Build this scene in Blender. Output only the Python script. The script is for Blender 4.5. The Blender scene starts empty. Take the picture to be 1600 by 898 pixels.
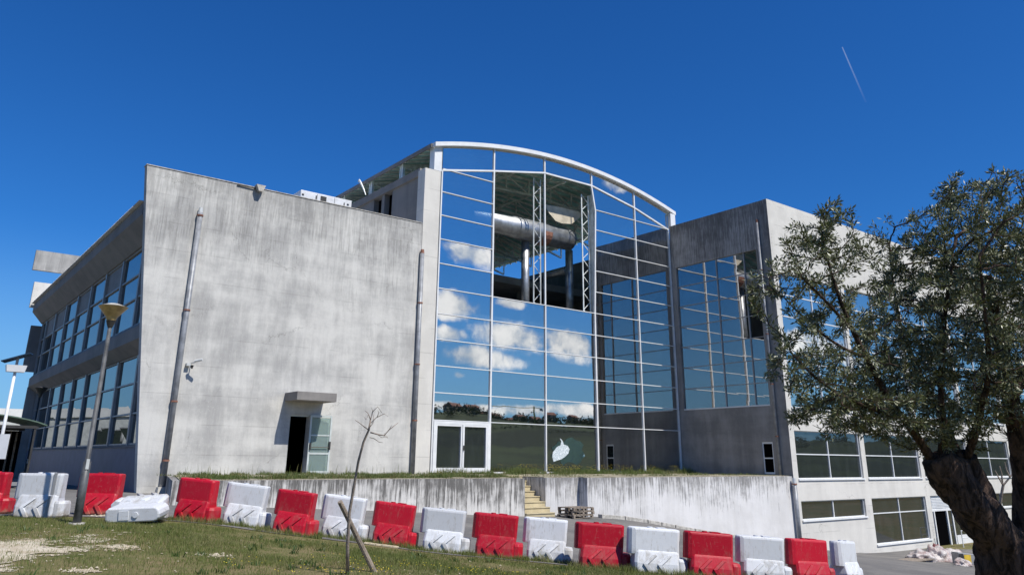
import bpy, bmesh, math, random
import numpy as np
from mathutils import Vector, Matrix, Euler
from math import radians as R_, sin, cos, pi

# ------------------------------------------------------------------ camera
sc = bpy.context.scene
col = sc.collection
YAW, PITCH, ROLL, FPX, CY = 0.661992815, 0.316637929, 0.00883546236, 1213.96108, 321.870223
_f = np.array([sin(YAW)*cos(PITCH), cos(YAW)*cos(PITCH), sin(PITCH)])
_r = np.array([cos(YAW), -sin(YAW), 0.]); _u = np.cross(_r, _f)
_r, _u = _r*cos(ROLL)+_u*sin(ROLL), -_r*sin(ROLL)+_u*cos(ROLL)
camd = bpy.data.cameras.new('camera'); cam = bpy.data.objects.new('camera', camd); col.objects.link(cam)
cam.matrix_world = Matrix(((_r[0], _u[0], -_f[0], 0), (_r[1], _u[1], -_f[1], 0), (_r[2], _u[2], -_f[2], 0), (0, 0, 0, 1)))
camd.sensor_width = 36; camd.lens = FPX/1600*36; camd.shift_y = -(449-CY)/1600
camd.clip_start = .1; camd.clip_end = 9000
sc.camera = cam
sc.view_settings.view_transform = 'Standard'; sc.view_settings.look = 'None'
sc.view_settings.exposure = 0.38; sc.view_settings.gamma = 1

def ray(u, v): return _r*(u-800)/FPX - _u*(v-CY)/FPX + _f
def at(u, v, d): return ray(u, v)*d                    # point at a distance along the viewing axis
def onY(u, v, y): d = ray(u, v); return d*y/d[1]

# ------------------------------------------------------------------ light
SUN = Vector((0.121, -0.589, 0.799)).normalized()
sd = bpy.data.lights.new('sun', 'SUN'); sd.energy = 4.3; sd.angle = R_(.53); sd.color = (1, .955, .88)
so = bpy.data.objects.new('sun', sd); col.objects.link(so); so.rotation_euler = SUN.to_track_quat('Z', 'Y').to_euler()

world = bpy.data.worlds.new('World'); sc.world = world; world.use_nodes = True

class NT:
    def __init__(s, nt): s.nt = nt; nt.nodes.clear()
    def n(s, typ, *ins, **kw):
        nd = s.nt.nodes.new(typ)
        for k, v in kw.items():
            if k.startswith('i_'):
                nm = k[2:].replace('_', ' '); s.put(nd.inputs[nm], v)
            else: setattr(nd, k, v)
        for i, v in enumerate(ins):
            if v is not None: s.put(nd.inputs[i], v)
        return nd
    def put(s, sock, v):
        if isinstance(v, bpy.types.NodeSocket): s.nt.links.new(v, sock)
        elif isinstance(v, bpy.types.Node): s.nt.links.new(v.outputs[0], sock)
        else:
            if sock.type == 'RGBA' and len(v) == 3: v = (*v, 1)
            sock.default_value = v
    def m(s, op, a, b=0., c=None, clamp=False):
        nd = s.nt.nodes.new('ShaderNodeMath'); nd.operation = op; nd.use_clamp = clamp
        s.put(nd.inputs[0], a); s.put(nd.inputs[1], b)
        if c is not None: s.put(nd.inputs[2], c)
        return nd.outputs[0]
    def vm(s, op, a, b): 
        nd = s.nt.nodes.new('ShaderNodeVectorMath'); nd.operation = op; s.put(nd.inputs[0], a); s.put(nd.inputs[1], b); return nd.outputs[0]
    def mix(s, f, a, b, blend='MIX'):
        nd = s.nt.nodes.new('ShaderNodeMix'); nd.data_type = 'RGBA'; nd.blend_type = blend
        s.put(nd.inputs[0], f); s.put(nd.inputs[6], a); s.put(nd.inputs[7], b); return nd.outputs[2]
    def noise(s, vec, scale, detail=3, rough=.55, dist=0, col=False):
        nd = s.n('ShaderNodeTexNoise', i_Scale=scale, i_Detail=detail, i_Roughness=rough, i_Distortion=dist)
        s.put(nd.inputs['Vector'], vec); return nd.outputs['Color' if col else 'Fac']
    def ramp(s, f, a, b, va=0., vb=1.):
        nd = s.n('ShaderNodeMapRange'); nd.interpolation_type = 'SMOOTHSTEP'
        for i, v in enumerate((f, a, b, va, vb)): s.put(nd.inputs[i], v)
        return nd.outputs[0]
    def scale(s, vec, xyz): return s.vm('MULTIPLY', vec, xyz)

W = NT(world.node_tree)
sky = W.n('ShaderNodeTexSky', sky_type='NISHITA', sun_disc=False, sun_elevation=math.asin(SUN.z),
          sun_rotation=math.atan2(SUN.x, SUN.y), altitude=100, air_density=1.0, dust_density=.25, ozone_density=4.0)
tc = W.n('ShaderNodeTexCoord'); D = tc.outputs['Generated']
sx = W.n('ShaderNodeSeparateXYZ', D)
# cumulus clouds in the half of the sky behind the photographer, as seen mirrored in the glazing
back = W.m('MAXIMUM', W.m('MULTIPLY', sx.outputs[1], -1.), .02)
ga = W.m('DIVIDE', sx.outputs[0], back); gc = W.m('DIVIDE', sx.outputs[2], back)
P2 = W.n('ShaderNodeCombineXYZ', ga, gc, 0.).outputs[0]
n1 = W.noise(P2, 11, 9, .63, .1); n2 = W.noise(P2, 3.0, 4, .55)
blobs = [(732, 398, 52, 22), (716, 480, 42, 22), (703, 522, 30, 12), (800, 524, 62, 24), (893, 536, 46, 28), (745, 556, 62, 18),
         (716, 588, 12, 7), (800, 474, 26, 9), (735, 640, 60, 9), (830, 640, 60, 11), (905, 645, 40, 13), (960, 290, 26, 12), (1270, 540, 50, 16), (1350, 570, 40, 10)]
fld = None
for (u, v, ru, rv) in blobs:
    Yp = 27.1 if u > 1100 else 35.23
    c = onY(u, v, Yp)/Yp; e = onY(u+ru, v, Yp)/Yp; g = onY(u, v-rv, Yp)/Yp
    rx = abs(e[0]-c[0]); ry = abs(g[2]-c[2])
    d = W.m('ADD', W.m('POWER', W.m('DIVIDE', W.m('SUBTRACT', ga, float(c[0])), float(rx)), 2.), W.m('POWER', W.m('DIVIDE', W.m('SUBTRACT', gc, float(c[2])), float(ry)), 2.))
    d = W.m('SUBTRACT', 1., d)
    fld = d if fld is None else W.m('MAXIMUM', fld, d)
fld = W.m('MAXIMUM', fld, -1.2)
dens = W.m('ADD', W.m('MULTIPLY', fld, .62), W.m('MULTIPLY', W.m('SUBTRACT', n1, .47), 3.0))
dens = W.ramp(dens, -.04, .66)
gen = W.m('MULTIPLY', W.ramp(W.m('ADD', W.m('MULTIPLY', n2, .75), W.m('MULTIPLY', n1, .3)), .66, .80), W.ramp(ga, 1.25, 1.7))
gen = W.m('MULTIPLY', gen, W.ramp(gc, .9, .5))
dens = W.m('MAXIMUM', dens, gen)
dens = W.m('MULTIPLY', dens, W.ramp(sx.outputs[1], -.15, -.25))
dens = W.m('MULTIPLY', dens, W.ramp(sx.outputs[2], 0, .03))
skyc = W.n('ShaderNodeHueSaturation', i_Color=sky.outputs[0], i_Saturation=1.22, i_Value=1.0).outputs[0]
skyc = W.mix(1., skyc, (0.34, 0.78, 1.20), 'MULTIPLY')
skyc = W.mix(W.ramp(sx.outputs[2], .26, .0, 0., .75), skyc, (2.6, 4.9, 7.8))
cloudc = W.mix(W.ramp(n1, .38, .62), (7.0, 7.9, 9.0), (15.0, 15.0, 15.0))
bg = W.n('ShaderNodeBackground', W.mix(W.m('MULTIPLY', dens, .92), skyc, cloudc), .077)
W.n('ShaderNodeOutputWorld', bg)

# ------------------------------------------------------------------ materials
def mat(name):
    m = bpy.data.materials.new(name); m.use_nodes = True; return m, NT(m.node_tree)
def out(t, bsdf, disp=None):
    o = t.n('ShaderNodeOutputMaterial', bsdf)
def bump(t, h, strength, dist=.02): return t.n('ShaderNodeBump', i_Strength=strength, i_Distance=dist, i_Height=h).outputs[0]
def geo(t): return t.n('ShaderNodeNewGeometry').outputs['Position']
def simple(name, c, rough=.5, metal=0., var=.12, vs=3., bmp=0., spec=.5):
    m, t = mat(name); P = geo(t)
    n = t.noise(P, vs, 5, .6)
    cc = t.mix(t.ramp(n, .3, .7), tuple(x*(1-var) for x in c), tuple(min(1, x*(1+var)) for x in c))
    b = t.n('ShaderNodeBsdfPrincipled', i_Base_Color=cc, i_Roughness=rough, i_Metallic=metal)
    b.inputs['Specular IOR Level'].default_value = spec
    if bmp: t.put(b.inputs['Normal'], bump(t, t.noise(P, vs*4, 4), bmp))
    out(t, b); return m

def concrete(name, base, dark, streak=.5, stain=.0, ztop=None, depth=1.5, joints=0.):
    """board-cast rendered concrete: cloudy tone, vertical run-off streaks, soot under the top edge"""
    m, t = mat(name); P = geo(t)
    big = t.noise(P, .45, 7, .68, .2)
    st = t.noise(t.scale(P, (1.1, 1.1, .16)), 1.1, 7, .62, .3)
    st2 = t.noise(t.scale(P, (9., 9., .45)), 1.2, 5, .7)
    lift = t.noise(t.scale(P, (.15, .15, 1.1)), 1.0, 4, .6)
    f = t.m('ADD', t.m('MULTIPLY', st, .36), t.m('ADD', t.m('MULTIPLY', big, .42), t.m('MULTIPLY', lift, .22)))
    k = t.m('MULTIPLY', t.ramp(f, .40, .60), streak)
    c = t.mix(k, base, dark)
    c = t.mix(t.m('MULTIPLY', t.ramp(st2, .5, .72), streak*.22), c, tuple(x*.62 for x in base))
    c = t.mix(t.m('MULTIPLY', t.ramp(t.noise(P, 14, 6, .7), .56, .7), .3), c, tuple(min(1., x*1.25) for x in base))
    if stain:
        z = t.n('ShaderNodeSeparateXYZ', P).outputs[2]
        g = t.m('DIVIDE', t.m('SUBTRACT', ztop, z), depth)            # 0 at the top edge
        s3 = t.noise(t.scale(P, (7., 7., .35)), 1.5, 7, .72)
        s4 = t.m('ADD', t.m('MULTIPLY', t.noise(P, 2.2, 5, .65), .5), t.m('MULTIPLY', t.noise(P, .35, 3, .6), .7))
        amt = t.ramp(t.m('ADD', t.m('MULTIPLY', s3, 1.0), t.m('ADD', t.m('MULTIPLY', s4, .7), t.m('MULTIPLY', g, -.22))), .735, .96)
        c = t.mix(t.m('MULTIPLY', amt, stain), c, (.045, .042, .038))
        c = t.mix(t.m('MULTIPLY', t.ramp(t.noise(t.scale(P, (16., 16., 1.2)), 1., 5, .7), .52, .62), .5*stain), c, (.62, .60, .56))
    if joints:
        zz = t.n('ShaderNodeSeparateXYZ', P).outputs[2]
        fr = t.m('FRACT', t.m('DIVIDE', t.m('ADD', zz, 20.), joints))
        ln = t.m('MULTIPLY', t.ramp(t.m('ABSOLUTE', t.m('SUBTRACT', fr, .5)), .024, .004), t.ramp(t.noise(P, .9, 4), .42, .62))
        c = t.mix(t.m('MULTIPLY', ln, .30), c, (.16, .155, .14))
        cr = t.n('ShaderNodeTexVoronoi', i_Scale=.30, feature='DISTANCE_TO_EDGE'); t.put(cr.inputs['Vector'], t.vm('ADD', P, t.noise(P, 1.6, 5, .7, 0, True)))
        c = t.mix(t.m('MULTIPLY', t.m('MULTIPLY', t.ramp(cr.outputs[0], .007, .001), t.ramp(t.noise(P, .4, 3), .5, .62)), .45), c, (.12, .115, .1))
    b = t.n('ShaderNodeBsdfPrincipled', i_Base_Color=c, i_Roughness=.88)
    b.inputs['Specular IOR Level'].default_value = .25
    h = t.m('ADD', t.noise(P, 22, 6, .7), t.m('MULTIPLY', t.noise(P, 2.5, 4), 1.5))
    t.put(b.inputs['Normal'], bump(t, h, .28, .02)); out(t, b); return m

def glass(name, tint, base, refl=.85, wob=.02, see=0.):
    """solar-control glazing: a mirror-like coat over a dark pane"""
    m, t = mat(name); P = geo(t)
    nrm = bump(t, t.noise(P, .55, 2, .5), wob, .25)
    oi = t.n('ShaderNodeObjectInfo').outputs['Random']
    tint = t.mix(oi, tuple(x*.93 for x in tint), tuple(min(1, x*1.03) for x in tint))
    g = t.n('ShaderNodeBsdfGlossy', i_Color=tint, i_Roughness=.012, i_Normal=nrm)
    dn = t.noise(t.scale(P, (1.2, 1.2, .3)), 2, 5, .65)
    d = t.n('ShaderNodeBsdfDiffuse', i_Color=t.mix(t.ramp(dn, .4, .75), base, tuple(x*1.6+.004 for x in base)))
    fr = t.n('ShaderNodeLayerWeight', i_Blend=.35).outputs['Fresnel']
    fac = t.m('ADD', refl-.12, t.m('MULTIPLY', fr, .25), clamp=True)
    if see: d = t.n('ShaderNodeMixShader', see, d, t.n('ShaderNodeBsdfTransparent', (.80, .88, .88)))
    out(t, t.n('ShaderNodeMixShader', fac, d, g)); return m

M = {}
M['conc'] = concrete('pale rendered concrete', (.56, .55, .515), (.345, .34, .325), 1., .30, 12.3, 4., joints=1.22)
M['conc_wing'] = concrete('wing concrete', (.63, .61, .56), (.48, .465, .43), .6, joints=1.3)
M['conc_parapet'] = concrete('shade-toned stained parapet concrete', (.36, .345, .325), (.20, .19, .18), .9, .55, 16.05, 5.)  # base colour carries the wing side's shade; run-off stains lie over it
M['conc_shaded'] = concrete('shade-toned side concrete', (.30, .285, .265), (.17, .162, .152), .9)  # darker, warmer copy: shade of the side walls put into the colour
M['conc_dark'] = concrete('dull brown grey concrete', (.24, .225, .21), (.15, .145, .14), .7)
M['retain'] = concrete('stained retaining wall', (.64, .62, .58), (.42, .41, .39), .6, .85, -.72, 1.6)
M['retain_big'] = concrete('stained tall retaining wall', (.66, .65, .64), (.48, .47, .45), .6, .72, -.72, 1.3)
M['stair'] = concrete('yellowed stair stone', (.58, .50, .32), (.38, .32, .2), .8)
M['cap'] = simple('wall coping', (.40, .38, .34), .9, 0, .3, 6, .3)
M['navy'] = simple('navy grey paint', (.105, .115, .165), .55, 0, .12, 1.5)
M['glass'] = glass('mirror glass', (.86, .84, .82), (.02, .03, .035), .72, see=.8, wob=.008)
M['glass_dark'] = glass('dark mirror glass', (.66, .68, .68), (.012, .018, .02), .62)
M['glass_wing'] = glass('wing glass', (.80, .80, .78), (.03, .04, .045), .88)
M['glass_low'] = glass('green grey window glass', (.46, .46, .46), (.022, .028, .028), .55)
M['white'] = simple('white aluminium', (.68, .69, .69), .4, 0, .06, 2)
M['frame'] = simple('grey aluminium', (.27, .27, .27), .45, .2, .12, 2)
M['panelgrey'] = simple('matt grey blind', (.17, .165, .16), .7, 0, .15, 2)
M['black'] = simple('dark interior', (.003, .003, .0035), 1., 0, .1, 2, 0, 0.)  # near-black colour stands in for unlit interior depth
M['interior'] = simple('interior wall', (.26, .26, .25), .9, 0, .25, .6)
M['deck'] = simple('green steel deck', (.44, .76, .70), .5, .1, .18, 1.2)
M['steel'] = simple('grey green steel', (.80, .83, .80), .5, .2, .2, 2)
M['steelw'] = simple('white painted steel', (.55, .57, .56), .45, .1, .15, 2)
M['galv'] = simple('galvanised steel', (.40, .41, .42), .45, .75, .3, 2.2, .15)
M['pipe'] = simple('grey pipe', (.24, .25, .265), .45, .1, .25, 3)
M['rust'] = simple('rusty collar', (.22, .10, .065), .8, 0, .4, 8)
M['red'] = None
M['asphalt'] = None
M['zinc'] = simple('zinc sheet', (.62, .63, .64), .5, .15, .1, 3)
M['door'] = simple('pale blue green door frame', (.50, .54, .52), .45, 0, .1, 3)
M['wood'] = simple('weathered wood', (.22, .18, .14), .85, 0, .35, 9, .4)
M['plank'] = simple('pale plank', (.50, .43, .30), .85, 0, .2, 7, .3)
M['twig'] = simple('grey bark', (.27, .225, .19), .9, 0, .3, 12, .3)
M['yellow'] = simple('yellow paint', (.62, .42, .04), .5, 0, .15, 5)
M['cloth'] = simple('beige torn membrane', (.50, .44, .34), .8, 0, .2, 2, .3)
M['amber'] = simple('amber lamp bowl', (.42, .29, .12), .35, 0, .25, 8)
M['lamppole'] = simple('worn dark lamp pole', (.075, .078, .08), .5, .1, .45, 4)
M['lampdark'] = simple('dark lamp metal', (.045, .043, .04), .5, .3, .2, 8)
M['greenmetal'] = simple('green shelter sheet', (.10, .15, .11), .5, .1, .2, 3)
M['solar'] = simple('solar panel', (.02, .03, .05), .15, 0, .1, 3)
M['roofred'] = simple('red roof tiles', (.30, .13, .08), .85, 0, .2, .3)
M['housewall'] = simple('house wall', (.30, .22, .17), .9, 0, .2, .1)
M['contrail'] = None

def plastic(name, c, dirt, rough):
    m, t = mat(name); P = t.n('ShaderNodeTexCoord').outputs['Object']
    oi = t.n('ShaderNodeObjectInfo').outputs['Random']
    PP = t.vm('ADD', P, t.n('ShaderNodeCombineXYZ', t.m('MULTIPLY', oi, 37.), oi, 0.).outputs[0])
    z = t.n('ShaderNodeSeparateXYZ', P).outputs[2]
    n = t.noise(t.scale(PP, (1, 1, .5)), 5, 7, .68)
    dl = t.m('ADD', n, t.m('MULTIPLY', z, -.22))
    c = t.mix(oi, tuple(x*.84 for x in c), tuple(min(1, x*1.08+.004) for x in c))
    cc = t.mix(t.m('MULTIPLY', t.ramp(dl, .38, .62), dirt), c, (.22, .19, .14))
    mud = t.m('ADD', t.ramp(z, .26, .0), t.m('MULTIPLY', t.m('SUBTRACT', t.noise(PP, 9, 6, .75), .5), 2.2))
    cc = t.mix(t.m('MULTIPLY', t.ramp(mud, .55, 1.1), .6), cc, (.20, .16, .10))
    cc = t.mix(t.m('MULTIPLY', t.ramp(t.noise(t.scale(PP, (1.2, 1., 9.)), 7, 5, .7), .62, .70), dirt*.9), cc, (.45, .40, .36))
    cc = t.mix(t.m('MULTIPLY', t.ramp(t.noise(t.scale(PP, (12, 12, 2)), 3, 5, .7), .56, .64), dirt*.7), cc, (.3, .26, .2))
    b = t.n('ShaderNodeBsdfPrincipled', i_Base_Color=cc, i_Roughness=t.m('ADD', rough, t.m('MULTIPLY', n, .15)))
    b.inputs['Specular IOR Level'].default_value = .35
    t.put(b.inputs['Normal'], bump(t, t.m('ADD', t.noise(PP, 4, 3), t.m('MULTIPLY', t.noise(PP, 60, 3), .05)), .25, .02)); out(t, b); return m
M['red'] = plastic('red plastic', (.43, .003, .018), .25, .36)
M['whitep'] = plastic('white plastic', (.60, .615, .635), .55, .42)

def ground_mat(name, kind):
    m, t = mat(name); P = geo(t)
    a = t.noise(P, .33, 6, .65); b_ = t.noise(P, 2.3, 6, .7); c_ = t.noise(P, 22, 5, .7)
    if kind == 'grass':
        c = t.mix(t.ramp(b_, .35, .65), (.10, .11, .034), (.19, .155, .075))
        c = t.mix(t.ramp(a, .47, .62), c, (.20, .155, .08))
        c = t.mix(t.m('MULTIPLY', t.ramp(c_, .5, .7), .6), c, (.05, .06, .02))
        sp = t.n('ShaderNodeSeparateXYZ', P)
        far = t.ramp(sp.outputs[1], -30, -60)
        fc = t.mix(t.ramp(t.noise(t.scale(P, (.4, 1., 1.)), .022, 6, .6), .42, .6), (.042, .058, .022), (.018, .026, .012))
        c = t.mix(far, c, fc)
    elif kind == 'asphalt':
        c = t.mix(t.ramp(a, .35, .65), (.135, .13, .125), (.20, .19, .175))
        c = t.mix(t.m('MULTIPLY', t.ramp(c_, .5, .62), .5), c, (.09, .088, .085))
        c = t.mix(t.m('MULTIPLY', t.ramp(b_, .55, .7), .45), c, (.28, .25, .2))
    elif kind == 'dirt':
        c = t.mix(t.ramp(b_, .35, .65), (.42, .35, .25), (.55, .49, .38))
        c = t.mix(t.m('MULTIPLY', t.ramp(c_, .52, .62), .6), c, (.26, .21, .14))
    else:
        c = t.mix(t.ramp(b_, .40, .6), (.30, .27, .2), (.14, .12, .07))
        c = t.mix(t.m('MULTIPLY', t.ramp(c_, .45, .6), .5), c, (.42, .38, .3))
    bs = t.n('ShaderNodeBsdfPrincipled', i_Base_Color=c, i_Roughness=.95)
    bs.inputs['Specular IOR Level'].default_value = .15
    t.put(bs.inputs['Normal'], bump(t, t.m('ADD', t.m('MULTIPLY', b_, 1.), t.m('MULTIPLY', c_, .4)), .6, .06)); out(t, bs); return m
M['grass'] = ground_mat('grass soil', 'grass'); M['asphalt'] = ground_mat('worn asphalt', 'asphalt')
M['dirt'] = ground_mat('sandy dirt', 'dirt'); M['terrace'] = ground_mat('weedy terrace paving', 'terrace')

def leafmat(name, top, under, rough=.4, tr=.2, patch=None):
    m, t = mat(name); P = geo(t)
    g = t.n('ShaderNodeNewGeometry')
    n = t.noise(P, 2.2, 4, .6); rn = t.noise(P, 31, 2)
    c = t.mix(t.ramp(rn, .35, .65), tuple(x*.65 for x in top), tuple(x*1.35 for x in top))
    if patch: c = t.mix(t.m('MULTIPLY', t.ramp(t.noise(P, .8, 6, .7), .42, .60), .85), c, patch); c = t.mix(t.m('MULTIPLY', t.ramp(rn, .55, .62), .5), c, patch)
    c = t.mix(g.outputs['Backfacing'], c, under)
    b = t.n('ShaderNodeBsdfPrincipled', i_Base_Color=c, i_Roughness=rough)
    b.inputs['Specular IOR Level'].default_value = .4
    tl = t.n('ShaderNodeBsdfTranslucent', t.mix(.5, c, (.12, .16, .02)))
    out(t, t.n('ShaderNodeMixShader', tr, b, tl)); return m
M['olive'] = leafmat('olive leaves', (.088, .100, .036), (.215, .225, .14), .38, .10)
M['blade'] = leafmat('grass blades', (.140, .172, .040), (.140, .172, .040), .6, .3, (.27, .24, .11))
M['weed'] = leafmat('weed leaves', (.09, .13, .03), (.09, .13, .03), .6, .3, (.25, .21, .10))
M['weedgreen'] = leafmat('broad weed leaves', (.05, .095, .022), (.05, .095, .022), .5, .25)
M['flower'] = simple('yellow petals', (.75, .58, .04), .7, 0, .1, 5)
M['hedge'] = leafmat('far foliage', (.03, .045, .02), (.035, .05, .025), .7, .1)

def bark(name, a, b2):
    m, t = mat(name); P = geo(t)
    n = t.noise(t.scale(P, (3., 3., .8)), 5, 7, .7, .8); n2 = t.noise(P, 30, 5, .7)
    c = t.mix(t.ramp(n, .38, .62), a, b2)
    bs = t.n('ShaderNodeBsdfPrincipled', i_Base_Color=c, i_Roughness=.95); bs.inputs['Specular IOR Level'].default_value = .15
    t.put(bs.inputs['Normal'], bump(t, t.m('ADD', n, t.m('MULTIPLY', n2, .35)), 1., .06)); out(t, bs); return m
M['bark'] = bark('olive bark', (.026, .020, .017), (.13, .088, .070))

def plasticbag():
    m, t = mat('dusty plastic sheet'); P = geo(t)
    c = t.mix(t.ramp(t.noise(P, 2.2, 5, .7), .4, .65), (.50, .46, .43), (.30, .21, .19))
    b = t.n('ShaderNodeBsdfPrincipled', i_Base_Color=c, i_Roughness=.35)
    t.put(b.inputs['Normal'], bump(t, t.noise(P, 7, 6, .7), .8, .05)); out(t, b); return m
M['bag'] = plasticbag()
def crazed():
    m, t = mat('crazed glass'); P = geo(t)
    v = t.n('ShaderNodeTexVoronoi', i_Scale=9., feature='DISTANCE_TO_EDGE'); t.put(v.inputs['Vector'], P)
    c = t.mix(t.ramp(v.outputs[0], .0, .12), (.80, .84, .86), (.40, .47, .50))
    out(t, t.n('ShaderNodeBsdfPrincipled', i_Base_Color=c, i_Roughness=.5)); return m
M['crazed'] = crazed()
M['frost'] = glass('frosted cracked glass', (.55, .66, .66), (.035, .07, .075), .62, .25)
def clearglass():
    m, t = mat('clear door glass')
    g = t.n('ShaderNodeBsdfGlossy', i_Color=(.8, .85, .85), i_Roughness=.02); tr = t.n('ShaderNodeBsdfTransparent', (.72, .82, .80))
    d = t.n('ShaderNodeBsdfDiffuse', i_Color=(.45, .55, .53))
    out(t, t.n('ShaderNodeMixShader', .15, t.n('ShaderNodeMixShader', .35, tr, d), g)); return m
M['clear'] = clearglass()
def trail():
    m, t = mat('contrail vapour')
    f = t.n('ShaderNodeTexCoord').outputs['Object']; z = t.n('ShaderNodeSeparateXYZ', f).outputs[0]
    n = t.noise(f, .02, 4, .6)
    a = t.m('MULTIPLY', t.m('MULTIPLY', t.ramp(z, 330., 0.), .085), t.ramp(n, .2, .5))
    out(t, t.n('ShaderNodeMixShader', a, t.n('ShaderNodeBsdfTransparent'), t.n('ShaderNodeEmission', (.8, .88, 1.), .9))); return m  # faint emission stands in for sunlight on the vapour
M['contrail'] = trail()

# ------------------------------------------------------------------ mesh builders
class MB:
    def __init__(s): s.v = []; s.f = []
    def add(s, vs, fs):
        k = len(s.v); s.v += [tuple(map(float, p)) for p in vs]; s.f += [tuple(i+k for i in f) for f in fs]; return s
    def box(s, x0, y0, z0, x1, y1, z1):
        return s.add([(x0, y0, z0), (x1, y0, z0), (x1, y1, z0), (x0, y1, z0), (x0, y0, z1), (x1, y0, z1), (x1, y1, z1), (x0, y1, z1)],
                     [(0, 3, 2, 1), (4, 5, 6, 7), (0, 1, 5, 4), (1, 2, 6, 5), (2, 3, 7, 6), (3, 0, 4, 7)])
    def prism(s, poly, a, b, axis):
        """poly: 2D outline; extruded from a to b along axis 0/1/2. the 2D coords fill the other axes in order"""
        def P(p, t):
            l = list(p); l.insert(axis, t); return l
        n = len(poly)
        area = sum(poly[i][0]*poly[(i+1) % n][1]-poly[(i+1) % n][0]*poly[i][1] for i in range(n))
        if (area < 0) != (axis == 1): poly = poly[::-1]
        vs = [P(p, a) for p in poly]+[P(p, b) for p in poly]
        fs = [tuple(range(n))[::-1], tuple(range(n, 2*n))]+[(i, (i+1) % n, n+(i+1) % n, n+i) for i in range(n)]
        return s.add(vs, fs)
    def bar(s, p, q, w, h=None, up=(0, 0, 1)):
        h = h or w; p = Vector(p); q = Vector(q); d = (q-p).normalized(); u = Vector(up)
        if abs(d.dot(u)) > .98: u = Vector((0, 1, 0))
        a = d.cross(u).normalized(); b = a.cross(d)
        vs = [c+a*i*w/2+b*j*h/2 for c in (p, q) for i, j in ((-1, -1), (1, -1), (1, 1), (-1, 1))]
        return s.add(vs, [(0, 1, 2, 3)[::-1], (4, 5, 6, 7), (0, 1, 5, 4), (1, 2, 6, 5), (2, 3, 7, 6), (3, 0, 4, 7)])
    def tube(s, pts, rad, n=12, cap=True):
        pts = [Vector(p) for p in pts]
        if not hasattr(rad, '__len__'): rad = [rad]*len(pts)
        k = len(s.v); prev = None
        for i, p in enumerate(pts):
            d = (pts[min(i+1, len(pts)-1)]-pts[max(i-1, 0)]).normalized()
            if prev is None:
                a = d.cross(Vector((0, 0, 1)) if abs(d.z) < .9 else Vector((1, 0, 0))).normalized()
            else: a = (prev-d*prev.dot(d)).normalized()
            prev = a; b = d.cross(a)
            for j in range(n):
                t = 2*pi*j/n; s.v.append(tuple(p+a*cos(t)*rad[i]+b*sin(t)*rad[i]))
        for i in range(len(pts)-1):
            for j in range(n):
                s.f.append((k+i*n+j, k+i*n+(j+1) % n, k+(i+1)*n+(j+1) % n, k+(i+1)*n+j))
        if cap:
            s.f.append(tuple(k+j for j in range(n))[::-1]); e = k+(len(pts)-1)*n; s.f.append(tuple(e+j for j in range(n)))
        return s
    def loft(s, secs):
        """secs: list of equal-length 3D rings"""
        n = len(secs[0]); k = len(s.v)
        for r in secs: s.v += [tuple(map(float, p)) for p in r]
        for i in range(len(secs)-1):
            for j in range(n): s.f.append((k+i*n+j, k+i*n+(j+1) % n, k+(i+1)*n+(j+1) % n, k+(i+1)*n+j))
        s.f.append(tuple(k+j for j in range(n))[::-1]); e = k+(len(secs)-1)*n; s.f.append(tuple(e+j for j in range(n)))
        return s

def obj(name, mb, m, parent=None, off=None, smooth=False, bevel=0., seg=2):
    me = bpy.data.meshes.new(name)
    if off is None and parent is not None: off = parent.get('_o')
    v = np.array(mb.v, float)
    if off is not None: v = v-np.array(list(off))
    me.from_pydata(v.tolist(), [], mb.f); me.update()
    if smooth: me.shade_smooth()
    o = bpy.data.objects.new(name, me); col.objects.link(o); me.materials.append(m)
    if parent is not None:
        o.parent = parent
        if parent.get('_o') is not None: o['_o'] = parent['_o']
    elif off is not None: o.location = tuple(off)
    if bevel:
        b = o.modifiers.new('bevel', 'BEVEL'); b.width = bevel; b.segments = seg; b.limit_method = 'ANGLE'; b.angle_limit = R_(35)
    return o
def tag(o, label=None, cat=None, group=None, kind=None):
    for k, v in (('label', label), ('category', cat), ('group', group), ('kind', kind)):
        if v: o[k] = v
    return o
def thing(name, label, cat, loc=(0, 0, 0), rz=0, group=None):
    o = bpy.data.objects.new(name, None); col.objects.link(o); o.location = loc; o.rotation_euler = (0, 0, rz)
    o.empty_display_size = .2; o['_o'] = tuple(float(x) for x in loc) if rz == 0 else (0., 0., 0.)
    return tag(o, label, cat, group)

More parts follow.
